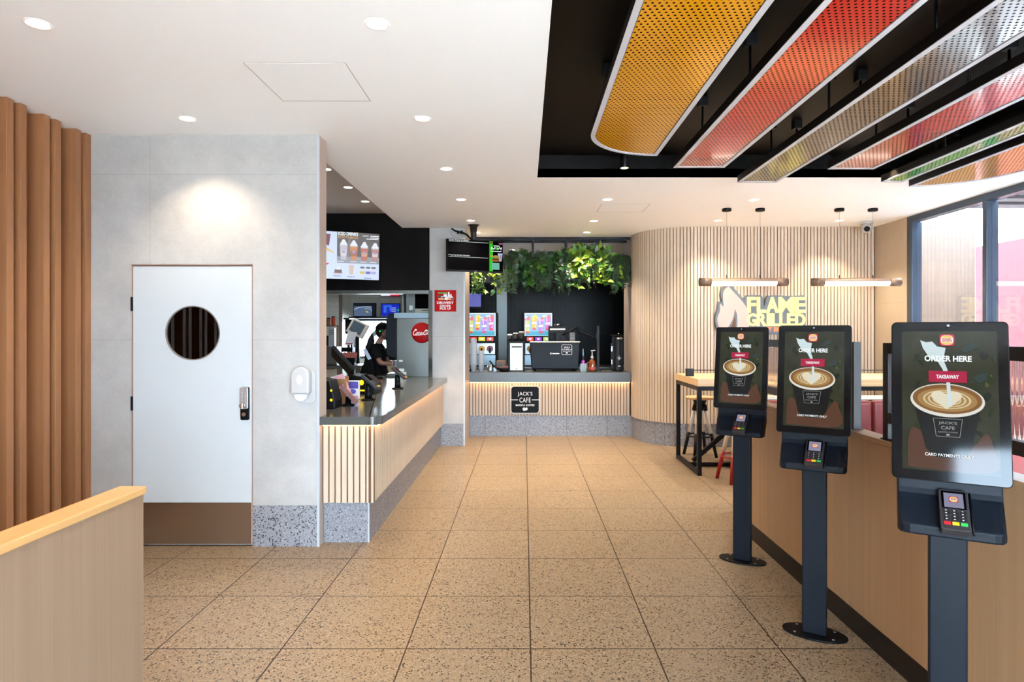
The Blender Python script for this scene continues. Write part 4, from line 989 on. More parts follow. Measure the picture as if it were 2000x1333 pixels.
# ------------------------------------------------------------------ kitchen behind the service counter
CT = 0.925
def stand(x, y, label):
    t = thing('card_reader_stand', label, 'card reader', (x, y, CT), 0, 'card readers on the counter')
    b = mb(M_blackpl).lathe([(0.062, 0), (0.064, 0.008), (0.05, 0.014), (0.034, 0.018)], seg=24); b.build('base', t)
    mb(M_blackpl).lathe([(0.034, 0.018), (0.03, 0.07), (0.026, 0.075), (0.03, 0.08), (0.026, 0.15)], seg=20).build('pole', t)
    h = empty('reader', (0.02, 0, 0.165)); h.parent = t; h.rotation_euler = (0, math.radians(38), math.radians(-12))
    mb(mat('reader_shell', (52, 56, 62), 0.3)).prism(rrect(0, 0, 0.19, 0.085, 0.012, 4), 'z', -0.012, 0.014).build('reader_body', h, 0.003)
    b = mb(M_scrblack).box(-0.085, 0.0, -0.034, 0.034, 0.0145, 0.0155)
    b.use(mat('key_black', (24, 24, 26), 0.4))
    for i in range(3):
        for j in range(4): b.box(0.01+j*0.016, 0.022+j*0.016, -0.03+i*0.021, -0.012+i*0.021, 0.0142, 0.018)
    for i, k_ in enumerate(('key_0', 'key_1', 'key_2')): b.use(MATS[k_]).box(0.076, 0.088, -0.03+i*0.021, -0.012+i*0.021, 0.0142, 0.018)
    b.build('keypad', h)
    return t
stand(-1.385, 5.54, 'black card reader on a swivel post in the middle of the service counter')
stand(-1.355, 6.66, 'black card reader on a swivel post at the far end of the service counter')
yl = emi('amber_light', (255, 214, 20), 2.0)
t = thing('receipt_printer', 'black receipt printer with two amber lights at the near end of the counter', 'printer', (-1.58, 4.98, CT))
b = mb(M_blackpl).prism([(-0.09, 0), (0.09, 0), (0.09, 0.06), (0.05, 0.22), (-0.09, 0.25)], 'y', -0.08, 0.12); b.build('housing', t, 0.008)
mb(yl).ball((0.062, -0.082, 0.07), 0.011, 12, 8).build('status_light', t); mb(yl).ball((0.062, -0.082, 0.145), 0.009, 12, 8).build('status_light', t)
t = thing('card_terminal', 'maroon card terminal leaning on a stand at the near end of the counter', 'card reader', (-1.47, 5.12, CT))
h = empty('terminal', (0.03, 0, 0.09)); h.parent = t; h.rotation_euler = (0, math.radians(48), math.radians(8))
mb(mat('maroon_shell', (96, 58, 56), 0.6, var=0.25, vscale=160)).prism(rrect(0, 0, 0.19, 0.10, 0.008, 3), 'z', -0.012, 0.012).build('back_shell', h, 0.003)
mb(mat('maroon_edge', (110, 26, 36), 0.4)).box(-0.098, -0.08, -0.05, 0.05, -0.014, 0.016).build('top_edge', h)
mb(M_blackpl).lathe([(0.05, 0), (0.05, 0.01), (0.025, 0.015), (0.02, 0.075)], (0.02, 0.01, 0)).build('base', t)
t = thing('till_base', 'wide black till base with amber lights behind the middle card reader', 'till', (-1.60, 6.15, CT))
b = mb(M_blackpl).prism([(-0.19, 0), (0.15, 0), (0.15, 0.10), (0.06, 0.17), (-0.1, 0.19), (-0.19, 0.12)], 'y', -0.1, 0.2); b.build('housing', t, 0.008)
mb(yl).ball((0.02, -0.1, 0.115), 0.022, 14, 8, 1, .5, 1.2).build('status_light', t); mb(yl).box(-0.01, 0.05, -0.106, -0.1, 0.032, 0.045).build('status_bar', t)
h = empty('touch_screen', (-0.1, 0.03, 0.20)); h.parent = t; h.rotation_euler = (math.radians(-20), math.radians(-38), math.radians(30))
mb(M_blackpl).box(-0.02, 0.02, -0.17, 0.17, 0.0, 0.30).build('screen_back', h, 0.006)
mb(mat('till_label', (72, 70, 70), 0.5)).box(0.0202, 0.022, -0.1, 0.12, 0.14, 0.2).build('back_label', h)
t = thing('leaflet_box', 'brown wooden leaflet box with pink leaflets beside the amber-lit printer', 'leaflet box', (-1.60, 5.42, CT))
b = mb(mat('kraft', (140, 100, 60), 0.7)).box(-0.06, 0.06, -0.05, -0.045, 0, 0.20).box(-0.06, 0.06, 0.045, 0.05, 0, 0.22).box(-0.06, -0.055, -0.045, 0.045, 0, 0.2).box(0.055, 0.06, -0.045, 0.045, 0, 0.2).box(-0.055, 0.055, -0.045, 0.045, 0, 0.006); b.build('box', t)
b = mb(mat('leaflet_pink', (206, 150, 156), 0.6))
b.obox((0.03, -0.02, 0.14), (0.92, 0, 0.38), (0, 1, 0), (-0.38, 0, 0.92), 0.085, 0.004, 0.2); b.use(mat('leaflet_white', (220, 214, 216), 0.6)).obox((-0.015, 0.01, 0.13), (0.95, 0, 0.3), (0, 1, 0), (-0.3, 0, 0.95), 0.085, 0.004, 0.2); b.build('leaflets', t)
t = thing('flyer_holder', 'small white flyer holder with a purple emblem on the counter', 'flyer holder', (-1.55, 5.62, CT))
mb(mat('leaflet_white', (220, 214, 216), 0.6)).box(-0.05, 0.055, 0, 0.05, 0, 0.165).build('holder', t, 0.003)
c = Canvas(); c.rect(mat('flyer_purple', (72, 62, 140), 0.5), -0.048, 0.052, 0.095, 0.16); c.ellipse(mat('flyer_purple2', (96, 84, 170), 0.5), 0.004, 0.07, 0.03, 0.022); c.rect(mat('flyer_pink', (214, 150, 160), 0.5), -0.048, 0.052, 0.005, 0.03)
c.build('flyer', t, (0, -0.0005, 0))
t = thing('ticket_reader', 'orange handled scanner lying behind the second card reader', 'scanner', (-1.62, 7.0, CT))
mb(mat('orange_plastic', (190, 60, 28), 0.4)).box(-0.02, 0.02, -0.02, 0.02, 0, 0.075).build('handle', t, 0.008); mb(M_blackpl).box(-0.04, 0.04, -0.03, 0.05, 0.0755, 0.11).build('head', t, 0.008)

# drink dispenser at the end of the counter
t = thing('drink_dispenser', 'stainless drink dispenser with a round red soft drink emblem', 'drink dispenser', (-1.50, 8.5, CT))
mb(M_steel).box(-0.235, 0.215, -0.02, 0.45, 0.0, 0.795).build('cabinet', t, 0.004)
mb(mat('pale_blue_steel', (140, 162, 174), 0.3, 0.5)).box(-0.272, 0.215, -0.03, 0.45, 0.7955, 0.87).build('top_cap', t, 0.004)
b = mb(M_navy).prism([(-0.39, 0.34), (-0.375, 0.29), (-0.34, 0.27), (-0.2365, 0.24), (-0.2365, 0.79), (-0.27, 0.79), (-0.275, 0.865), (-0.345, 0.865), (-0.385, 0.78), (-0.392, 0.55)], 'y', 0.0, 0.42); b.build('dispensing_head', t, 0.012)
mb(M_grey).box(-0.275, -0.2365, 0.02, 0.3, 0.0, 0.22).build('splash_panel', t, 0.003)
mb(M_steel).box(-0.38, -0.2765, 0.02, 0.3, 0.0, 0.04).build('drip_tray', t, 0.003)
e = mb(mat('emblem_red', (156, 10, 14), 0.5, spec=0.15)).lathe([(0.001, -0.03), (0.08, -0.025), (0.125, -0.012), (0.141, -0.002), (0.141, 0.0)], (0.105, -0.0205, 0.598), 40, 'y', False); e.build('emblem', t)
c = Canvas(0.0004); wl = mat('emblem_white', (236, 232, 228), 0.6, spec=0.1)
def script(c, m, s, ox, oz):
    S_ = lambda pts, w: c.stroke(m, [(ox+x*s, oz+z*s) for x, z in spline(pts, 6)], w*s*0.85, True)
    c.k += 1
    S_([(-0.70, 0.22), (-0.74, 0.34), (-0.62, 0.36), (-0.56, 0.26), (-0.66, 0.30), (-0.84, 0.12), (-0.92, -0.10), (-0.86, -0.24), (-0.74, -0.22), (-0.62, -0.10)], 0.085)
    S_([(-0.50, 0.04), (-0.60, -0.06), (-0.58, -0.20), (-0.48, -0.18), (-0.42, -0.04), (-0.48, 0.06), (-0.40, 0.0)], 0.06)
    S_([(-0.22, 0.02), (-0.28, 0.06), (-0.38, -0.06), (-0.36, -0.20), (-0.26, -0.18), (-0.16, -0.06)], 0.06)
    S_([(-0.02, 0.02), (-0.10, 0.05), (-0.16, -0.08), (-0.12, -0.2), (-0.04, -0.12), (0.0, 0.04), (-0.02, -0.14), (0.04, -0.2), (0.10, -0.1)], 0.06)
    S_([(-0.02, -0.26), (-0.3, -0.26), (-0.6, -0.30), (-0.74, -0.24)], 0.035)
    S_([(0.08, -0.02), (0.18, 0.0)], 0.06)
    S_([(0.44, 0.16), (0.40, 0.28), (0.54, 0.30), (0.56, 0.20), (0.40, 0.24), (0.24, 0.06), (0.18, -0.12), (0.26, -0.22), (0.38, -0.14)], 0.08)
    S_([(0.44, 0.30), (0.66, 0.22), (0.82, 0.26), (0.94, 0.18)], 0.05)
    S_([(0.50, 0.04), (0.42, -0.06), (0.44, -0.18), (0.52, -0.16), (0.56, -0.04), (0.50, 0.04)], 0.055)
    S_([(0.58, -0.1), (0.70, 0.14), (0.72, 0.22), (0.66, 0.18), (0.62, -0.1), (0.66, -0.19), (0.74, -0.1)], 0.05)
    S_([(0.90, 0.0), (0.82, 0.04), (0.76, -0.08), (0.80, -0.18), (0.88, -0.1), (0.90, 0.02), (0.90, -0.16), (0.98, -0.14)], 0.055)
script(c, wl, 0.128, 0.112, 0.598); c.build('emblem_lettering', t, (0, -0.052, 0))
c = Canvas(); lb = mat('notice_white', (216, 218, 216), 0.6)
for i, (x, z, w_, h_) in enumerate(((-0.2, 0.215, 0.05, 0.025), (-0.19, 0.09, 0.07, 0.04), (-0.175, 0.045, 0.1, 0.04), (-0.175, 0.012, 0.1, 0.018))): c.rect(lb, x-w_/2+0.02, x+w_/2+0.02, z-h_/2, z+h_/2, i > 0)
c.build('notices', t, (0, -0.0205, 0))
# oven above
t = thing('microwave_oven', 'stainless built in oven with a black glass door above the drink dispenser', 'oven', (-1.55, 9.05, 1.80))
mb(M_steel).box(-0.17, 0.32, 0, 0.45, 0, 0.62).build('body', t, 0.004)
mb(M_scrblack).box(-0.035, 0.31, -0.014, -0.0005, 0.075, 0.60).build('door', t, 0.003)
mb(mat('oven_cream', (196, 190, 170), 0.3, 0.4)).box(-0.03, 0.32, -0.02, -0.0005, 0.0, 0.07).build('vent_drawer', t, 0.003)
mb(M_blackpl).box(0.06, 0.27, -0.022, -0.0202, 0.045, 0.055).build('vent_slot', t)
mb(mat('notice_white', (216, 218, 216), 0.6)).box(-0.12, -0.07, -0.0015, -0.0003, 0.055, 0.12).build('sticker', t)
s_ = thing('oven_shelf', 'steel shelf carrying the built in oven beside the kitchen screens', 'shelf', (-1.55, 9.05, 1.74))
mb(M_steel).box(-0.30, 0.33, -0.01, 0.5, 0.03, 0.0595).build('shelf_board', s_); mb(M_steel).box(-0.225, -0.195, -0.01, 0.5, 0.06, 0.9).build('upright', s_)
for dx in (-0.28, 0.31): mb(M_steel).box(dx-0.012, dx+0.012, 0.46, 0.49, -1.74, 0.03).build('leg', s_)

# wall screens
def wall_screen(px0, px1, py0, py1, Y, name, label, art):
    x0, x1, z1, z0 = ax(px0, Y), ax(px1, Y), az(py0, Y), az(py1, Y)
    t = thing(name, label, 'screen', ((x0+x1)/2, Y, (z0+z1)/2)); w, h = x1-x0, z1-z0
    mb(M_blackpl).box(-w/2, w/2, 0, 0.05, -h/2, h/2).build('housing', t, 0.003)
    mb(M_blackpl).box(-0.05, 0.05, 0.05, 12.095-Y, -0.05, 0.05).build('wall_bracket', t)
    c = Canvas(); art(c, w, h); c.build('screen', t, (0, -0.0005, 0)); return t
def art_cctv(c, w, h):
    c.rect(emi('cctv_road', (86, 104, 136), 0.9), -w*.47, w*.47, -h*.45, h*.45); c.rect(emi('cctv_dark', (18, 24, 34), 0.8), -w*.47, w*.47, h*.25, h*.45); c.rect(emi('cctv_dark', (18, 24, 34), .8), w*.33, w*.47, -h*.45, h*.3, True)
    c.stroke(emi('cctv_line', (190, 204, 224), .9), [(x*w, z*h) for x, z in spline([(-.46, 0), (-.3, .14), (-.1, .2), (.12, .22), (.3, .2)], 4)], 0.012)
    c.stroke(emi('cctv_line', (190, 204, 224), .9), [(x*w, z*h) for x, z in spline([(.0, .08), (.2, .08), (.3, .0), (.3, -.1)], 4)], 0.008)
    c.poly(emi('cctv_yellow', (214, 206, 60), .9), [(.04*w, -.1*h), (.12*w, -.1*h), (.2*w, -.2*h), (.1*w, -.19*h)])
def art_blue(c, w, h):
    c.rect(emi('order_blue', (24, 40, 170), 1.0), -w*.47, w*.47, -h*.45, h*.45)
    m = emi('order_blue2', (50, 96, 220), 1.0); c.rect(m, -w*.36, -w*.2, -h*.2, h*.35); c.rect(m, -w*.2, w*.06, h*.22, h*.38); c.rect(m, -w*.05, w*.06, -h*.1, h*.25)
    for z in (.16, .02, -.1): c.rect(emi('order_txt', (170, 190, 240), .9), w*.06, w*.3, z*h-.006, z*h+.006)
    c.rect(emi('lit_green', (30, 196, 20)), w*.38, w*.46, -h*.08, h*.06)
def art_red(c, w, h):
    c.rect(emi('promo_white', (206, 206, 226), 1.0), -w*.48, 0, -h*.45, h*.45); c.rect(emi('promo_red', (186, 40, 60), 1.0), 0, w*.48, -h*.45, h*.45)
wall_screen(690, 734, 592, 619, 11.8, 'camera_monitor', 'wall monitor showing a grey driveway camera picture in the kitchen', art_cctv)
wall_screen(744, 781, 593, 619, 11.6, 'order_monitor', 'wall monitor with a bright blue order list in the kitchen', art_blue)
wall_screen(743, 781, 556, 580, 11.4, 'promotion_monitor', 'red and white promotion screen high in the kitchen, mostly behind the steel trim', art_red)
t = thing('wall_shelf', 'long dark shelf under the kitchen monitors above the drive through window', 'shelf', (-2.9, 11.75, az(620.5, 11.75)))
mb(M_blackpl).box(-0.4, 0.75, -0.05, 0.345, -0.015, 0.012).build('shelf_board', t)
for x in (-0.3, 0.6): mb(M_blackpl).box(x, x+0.02, 0.1, 0.345, -0.1, -0.015).build('shelf_bracket', t)

# prep bench and what stands on it
by = 9.55; bz = az(714, 9.3)
t = thing('prep_bench', 'stainless prep bench behind the service counter at the left of the kitchen', 'bench', (-2.75, by, 0))
mb(M_steel).box(-0.55, 0.32, -0.3, 0.3, bz-0.05, bz).build('bench_top', t, 0.004)
for x in (-0.5, 0.27):
    for y in (-0.26, 0.26): mb(M_steel).box(x-0.02, x+0.02, y-0.02, y+0.02, 0, bz-0.05).build('leg', t)
mb(M_steel).box(-0.5, 0.27, -0.25, 0.25, 0.45, 0.48).build('undershelf', t)
t = thing('carton_holder', 'black holder full of folded red fry cartons on the prep bench', 'carton holder', (-2.63, 9.36, bz))
mb(M_blackpl).prism([(-0.085, 0), (0.085, 0), (0.105, 0.11), (-0.105, 0.11)], 'y', -0.05, 0.05).build('holder', t, 0.006)
rg = random.Random(2); b = mb(mat('carton_red', (206, 108, 92), 0.6))
for i in range(7):
    a = rg.uniform(-.5, .5); b.obox((-0.08+i*0.027, rg.uniform(-.02, .02), 0.145), (math.cos(a), 0, math.sin(a)), (0, 1, 0), (-math.sin(a), 0, math.cos(a)), 0.07, 0.012, 0.085)
b.build('cartons', t)
t = thing('sauce_dispenser', 'tall polished steel sauce dispenser with a perforated white top on the prep bench', 'dispenser', (-2.9, 9.42, bz))
mb(M_steel).box(-0.1, 0.1, -0.1, 0.12, 0, 0.28).build('tank', t, 0.01); mb(M_whitepl).box(-0.045, 0.045, -0.05, 0.02, 0.28, 0.56).build('pump_tower', t, 0.004)
b = mb(M_blackpl)
for i in range(3):
    for j in range(3): b.box(-0.03+i*0.024, -0.018+i*0.024, -0.052, -0.05, 0.46+j*0.028, 0.472+j*0.028)
b.build('vent_holes', t)
t = thing('spice_rack', 'brown shelf unit of small jars at the far left of the kitchen', 'rack', (-3.1, 9.8, 0))
for z in (0.95, 1.3, 1.62): mb(mat('rack_brown', (110, 84, 60), 0.6)).box(-0.2, 0.14, -0.1, 0.15, z, z+0.02).build('shelf', t)
for x in (-0.2, 0.12): mb(mat('rack_brown', (110, 84, 60), 0.6)).box(x, x+0.02, 0.12, 0.15, 0, 1.64).build('upright', t)
rg = random.Random(5)
jar_c = [(170, 60, 40), (180, 150, 80), (60, 70, 40), (196, 190, 170), (130, 90, 50)]
nm = ['red', 'mustard', 'dark green', 'white', 'brown']
for zi, z in enumerate((1.32, 1.64)):
    for i in range(4):
        k_ = (i+zi*2) % 5
        j = thing('jar', nm[k_]+' lidded jar, '+['first', 'second', 'third', 'fourth'][i]+' from the left on the '+['middle', 'top'][zi]+' shelf of the brown rack', 'jar', (-3.24+i*0.08, 9.8, z+0.0005), 0, 'jars on the brown rack')
        hgt = rg.uniform(.09, .14)
        mb(mat('jar_'+nm[k_], jar_c[k_], 0.3)).lathe([(0.03, 0), (0.034, 0.01), (0.034, hgt), (0.026, hgt+0.01)], seg=14).build('body', j); mb(M_blackpl).lathe([(0.028, hgt+0.0105), (0.028, hgt+0.028)], seg=14).build('lid', j)
# tills facing the drive-through window
def till(x, y, z, rot, name, label, white):
    t = thing(name, label, 'till', (x, y, 0))
    mb(M_blackpl).box(-0.03, 0.03, -0.03, 0.03, 0, z-0.1).build('post', t); mb(M_blackpl).box(-0.14, 0.14, -0.14, 0.14, 0, 0.02).build('foot', t)
    h = empty('screen_head', (0, 0, z)); h.parent = t; h.rotation_euler = rot
    mb(M_whitepl if white else M_blackpl).box(-0.17, 0.17, -0.02, 0.02, -0.13, 0.13).build('screen_back', h, 0.008)
    mb(mat('till_glass', (70, 84, 96), 0.1)).box(-0.13, 0.11, -0.0225, -0.0202, -0.09, 0.1).build('screen', h)
    return t
till(ax(699, 10.6), 10.6, az(642, 10.6), (math.radians(-15), math.radians(24), math.radians(-18)), 'drive_through_till', 'white framed till screen tilted in front of the bright drive through window', True)
t = thing('notice_board', 'white paper notice tilted on a clip below the white framed till screen', 'notice', (ax(686, 10.2), 10.2, 0))
mb(M_blackpl).box(-0.015, 0.015, 0.02, 0.05, 0, 1.45).build('post', t); mb(M_blackpl).box(-0.1, 0.1, -0.08, 0.12, 0, 0.02).build('foot', t)
b = mb(mat('paper', (236, 236, 238), 0.6)).add([(-0.11, 0, 1.32), (0.03, 0, 1.33), (0.09, 0.02, 1.53), (-0.06, 0.02, 1.54), (-0.11, 0.008, 1.32), (0.03, 0.008, 1.33), (0.09, 0.028, 1.53), (-0.06, 0.028, 1.54)], [(0, 1, 2, 3), (7, 6, 5, 4), (0, 4, 5, 1), (1, 5, 6, 2), (2, 6, 7, 3), (3, 7, 4, 0)]); b.build('paper', t)
b = mb(mat('notice_red', (190, 50, 60), .6)).box(-0.09, 0.02, -0.002, 0.0, 1.335, 1.35); b.build('red_line', t)
t = thing('call_station', 'black drive through camera and intercom on a pole beside the white kitchen wall', 'intercom', (ax(681, 11.2), 11.2, 0))
mb(M_blackpl).cyl((0, 0, 0), (0, 0, 1.55), 0.025, 12).build('pole', t); mb(M_blackpl).box(-0.05, 0.09, -0.06, 0.06, 1.5, 1.76).build('housing', t, 0.01); mb(M_blackpl).box(-0.07, 0.13, -0.1, 0.06, 1.76, 1.79).build('hood', t, 0.005); mb(M_blackpl).box(-0.16, 0.1, -0.05, 0.05, 1.18, 1.26).build('arm', t, 0.01)
mb(emi('hood_lamp', (250, 250, 240), 2)).box(0.04, 0.11, -0.107, -0.101, 1.762, 1.785).build('lamp', t)
t = thing('price_card', 'pale blue card standing tilted left of the worker', 'card', (ax(721, 9.0), 8.9, 0.925))
mb(M_blackpl).box(-0.03, 0.03, 0.01, 0.045, -0.915, -0.0005).build('post', t); mb(M_blackpl).box(-0.12, 0.12, -0.08, 0.12, -0.925, -0.9155).build('foot', t)
b = mb(mat('card_blue', (186, 200, 220), 0.5)).obox((0, 0, 0.18), (0.85, 0, -0.52), (0, 1, 0), (0.52, 0, 0.85), 0.07, 0.006, 0.0); 
b = mb(mat('card_blue', (186, 200, 220), 0.5)).add([(-0.07, 0, 0.36), (-0.02, 0, 0.37), (0.06, 0, 0.23), (0.01, 0, 0.21), (-0.07, 0.006, 0.36), (-0.02, 0.006, 0.37), (0.06, 0.006, 0.23), (0.01, 0.006, 0.21)], [(0, 1, 2, 3), (7, 6, 5, 4), (0, 4, 5, 1), (1, 5, 6, 2), (2, 6, 7, 3), (3, 7, 4, 0)]); b.build('card', t)
mb(M_blackpl).prism([(-0.12, 0), (0.1, 0), (0.07, 0.19), (0.0, 0.26), (-0.08, 0.12)], 'y', 0.007, 0.05).build('stand', t, 0.004)
t = thing('base_cabinet', 'cream kitchen base cabinet behind the worker', 'cabinet', (-2.05, 10.6, 0))
mb(mat('cream_cabinet', (206, 198, 170), 0.5)).box(-0.45, 0.35, 0, 0.5, 0.08, 1.0).build('body', t, 0.004); mb(M_steel).box(-0.47, 0.37, -0.02, 0.5, 1.0, 1.03).build('worktop', t, 0.003); mb(M_blackpl).box(-0.43, 0.33, 0.04, 0.5, 0, 0.08).build('plinth', t)
for x0, x1 in ((-0.44, -0.06), (-0.04, 0.34)):
    d_ = mb(mat('cream_door', (214, 206, 178), 0.45)).box(x0, x1, -0.02, -0.001, 0.1, 0.98).build('door', t, 0.003); mb(M_blackpl).box(x1-0.05, x1-0.03, -0.035, -0.0205, 0.8, 0.93).build('handle', d_)
t = thing('window_counter_unit', 'dark unit under the drive through window with a white label', 'cabinet', (-2.2, 11.75, 0))
mb(M_blackpl).box(-0.35, 0.45, -0.15, 0.34, 0, 1.2).build('body', t, 0.006); mb(M_whitepl).box(0.08, 0.16, -0.153, -0.1505, 1.12, 1.17).build('label', t)

# ------------------------------------------------------------------ cafe counter top
CZ = 0.943
def lathe_thing(name, label, cat, x, y, z, parts, group=None):
    t = thing(name, label, cat, (x, y, z), 0, group)
    for nm_, m, prof in parts: mb(m).lathe(prof, seg=20).build(nm_, t)
    return t
sc = 1217/9.4
t = thing('coffee_machine', 'large black espresso machine with a white cafe crest on the cafe counter', 'coffee machine', (ax(1084, 9.35), 9.35, CZ))
b = mb(M_navy); w0, w1 = 0.375, 0.352
b.add([(-w1, 0, 0.035), (w1, 0, 0.035), (w0, 0.02, 0.435), (-w0, 0.02, 0.435), (-w1, 0.4, 0.035), (w1, 0.4, 0.035), (w0, 0.4, 0.435), (-w0, 0.4, 0.435)], [(0, 1, 2, 3), (7, 6, 5, 4), (0, 4, 5, 1), (1, 5, 6, 2), (2, 6, 7, 3), (3, 7, 4, 0)]); b.build('body', t, 0.012)
mb(mat('brass_trim', (196, 160, 104), 0.25, 0.9)).box(-w0-0.004, w0+0.004, 0.012, 0.41, 0.4355, 0.45).build('top_rail', t, 0.003)
for x in (-0.3, 0.3):
    for y in (0.05, 0.35): mb(M_blackpl).cyl((x, y, 0), (x, y, 0.0345), 0.02, 12).build('foot', t)
c = Canvas(0.0006); wl = mat('crest_white', (226, 228, 228), 0.5)
o = rrect(0.178, 0.325, 0.155, 0.155, 0.02, 5); i_ = rrect(0.178, 0.325, 0.146, 0.146, 0.016, 5); c.ring(wl, o, i_)
c.text(wl, "JACK'S", 0.178, 0.36, 0.09, 0.026); c.text(wl, 'CAFE', 0.178, 0.33, 0.07, 0.026, same=True); c.rect(wl, 0.106, 0.136, 0.323, 0.328, True); c.rect(wl, 0.22, 0.25, 0.323, 0.328, True); c.text(wl, 'BARISTA COFFEE', 0.178, 0.301, 0.11, 0.009, 0.01, same=True); c.ellipse(wl, 0.178, 0.279, 0.014, 0.011, 0, True)
c.stroke(wl, [(-0.075, 0.255), (-0.05, 0.28)], 0.006, True); c.stroke(wl, [(-0.075, 0.28), (-0.05, 0.255)], 0.006, True); c.rect(wl, -0.04, 0.065, 0.26, 0.275, True)
c.build('crest', t, (0, -0.0035, 0), (math.radians(-2.86), 0, 0))
# cups and a hopper on top of the machine
t = thing('coffee_grinder', 'black square coffee grinder hopper behind the espresso machine', 'grinder', (ax(1089, 9.9), 9.9, CZ-0.035))
b = mb(M_blackpl).prism([(-0.1, 0), (0.1, 0), (0.14, 0.5), (0.14, 0.72), (-0.14, 0.72), (-0.14, 0.5)], 'y', 0, 0.24); b.build('body', t, 0.008); mb(M_chrome).cyl((0, 0.1, 0.721), (0, 0.1, 0.76), 0.05).build('cap', t); mb(mat('brass_trim', (196, 160, 104), .25, .9)).box(-0.12, 0.12, -0.008, -0.0005, 0.66, 0.68).build('trim_bar', t)
for i in range(6):
    lathe_thing('coffee_cup', ['bottom', 'second', 'third', 'fourth', 'fifth', 'top'][i]+' grey coffee cup of the stack on the espresso machine', 'cup', ax(1118, 9.6), 9.6, CZ+0.4505+i*0.022, [('cup_body', mat('cup_grey', (150, 150, 146), 0.4), [(0.03, 0.0), (0.036, 0.004), (0.044, 0.021), (0.04, 0.0215)])], 'grey cups stacked on the espresso machine')
t = thing('grinder_bench', 'black bench behind the cafe counter carrying the square coffee grinder', 'bench', (0.55, 9.83, 0)); mb(M_blackpl).box(-0.5, 0.5, 0, 0.5, 0.02, 0.9075).build('body', t, .004); mb(M_blackpl).box(-0.48, 0.48, 0.03, 0.47, 0, 0.02).build('plinth', t)
t = thing('monitor_arm', 'black jointed monitor arm on a tall post right of the espresso machine', 'monitor arm', (ax(1168, 9.45), 9.45, CZ))
mb(M_black).box(-0.02, 0.02, -0.015, 0.015, 0, 0.69).build('post', t, 0.003); mb(M_black).box(-0.05, 0.05, -0.05, 0.05, 0, 0.012).build('foot', t)
P2 = lambda px, py: (ax(px, 9.45)-ax(1168, 9.45), 0, az(py, 9.45)-CZ)
mb(M_blackpl).tube([P2(1163, 664), P2(1161, 659), P2(1132, 650)], 0.016, 10).build('lower_arm', t); mb(M_blackpl).tube([P2(1130, 653), P2(1128, 638)], 0.017, 12).build('elbow', t); mb(M_blackpl).tube([P2(1126, 640), P2(1098, 656)], 0.018, 10).build('upper_arm', t); mb(M_blackpl).box(-0.03, 0.02, -0.02, 0.02, 0.48, 0.56).build('collar', t)
b = mb(M_blackpl); x_, _, z_ = P2(1097, 658); b.box(x_-0.08, x_+0.06, 0.02, 0.05, z_-0.06, z_+0.06); b.tube([(x_, -0.02, z_), (x_, 0.03, z_)], 0.03); b.build('screen_mount', t, 0.004)
t = thing('milk_dispenser', 'upright brushed steel milk dispenser with takeaway cups on its lid', 'dispenser', (ax(1008.5, 9.35), 9.35, CZ))
mb(M_blackpl).box(-0.125, 0.125, 0.012, 0.3, 0, 0.455).build('cabinet', t, 0.004); mb(mat('pale_steel', (176, 178, 168), 0.4, 0.4)).box(-0.096, 0.096, -0.004, 0.0115, 0.015, 0.425).build('front_panel', t, 0.003)
mb(mat('panel_mark', (84, 84, 78), .5)).box(-0.07, 0.085, -0.006, -0.0042, 0.355, 0.385).build('wordmark', t); mb(M_blackpl).cyl((0, -0.008, 0.04), (0, -0.0042, 0.04), 0.008, 12).build('tap', t)
cup_k = mat('cup_dark', (30, 28, 28), 0.5); cup_l = mat('cup_lid_white', (230, 228, 224), 0.4)
for i, (px, h) in enumerate(((996, .085), (1007, .105), (1018, .125))):
    lathe_thing('takeaway_cup', ['small', 'medium', 'large'][i]+' black takeaway cup with a white lid on the milk dispenser', 'cup', ax(px, 9.4), 9.42, CZ+0.4555, [('cup_body', cup_k, [(0.026, 0), (0.036, h)]), ('lid', cup_l, [(0.039, h+0.0005), (0.039, h+0.01), (0.034, h+0.02), (0.03, h+0.021)])], 'takeaway cups on the milk dispenser')
clear = mat('clear_plastic', (190, 194, 198), 0.3)
for i, (px, n, s_) in enumerate(((925, 24, 1.0), (940, 13, 0.85))):
    for k_ in range(n):
        if k_ == 0:
            c0 = lathe_thing('plastic_cup', 'x', 'cup', ax(px, 9.3), 9.3, CZ, [('cup_body', clear, [(0.036*s_, 0), (0.048*s_, 0.11), (0.051*s_, 0.112), (0.047*s_, 0.111)])], ['taller', 'shorter'][i]+' stack of clear plastic cups'); c1 = c0
        else:
            c1 = dup(c0, (ax(px, 9.3), 9.3, CZ+k_*0.0165), None)
        c1['label'] = ('clear plastic cup nested in the '+['taller', 'shorter'][i]+' cup stack on the cafe counter')
lathe_thing('milk_jug', 'steel milk jug on the left of the cafe counter', 'jug', ax(958, 9.35), 9.35, CZ, [('body', M_chrome, [(0.05, 0), (0.052, 0.02), (0.046, 0.06), (0.048, 0.095), (0.044, 0.095)])])
t = thing('knock_box', 'black knock box bowls in front of the steel column', 'bowl', (ax(985, 9.3), 9.3, CZ)); mb(M_blackpl).lathe([(0.07, 0), (0.09, 0.05), (0.086, 0.052)]).build('bowl', t); mb(M_blackpl).tube([(-0.22, 0.02, 0.16), (-0.14, 0.01, 0.06), (-0.08, 0, 0.04)], [0.012, 0.012, 0.02]).build('handle', t)
t = thing('blue_tub', 'small pale blue tub beside the knock box', 'tub', (ax(967, 9.32), 9.32, CZ)); mb(mat('tub_blue', (150, 180, 206), .4)).box(-0.025, 0.025, -0.02, 0.03, 0, 0.06).build('tub', t, .003)
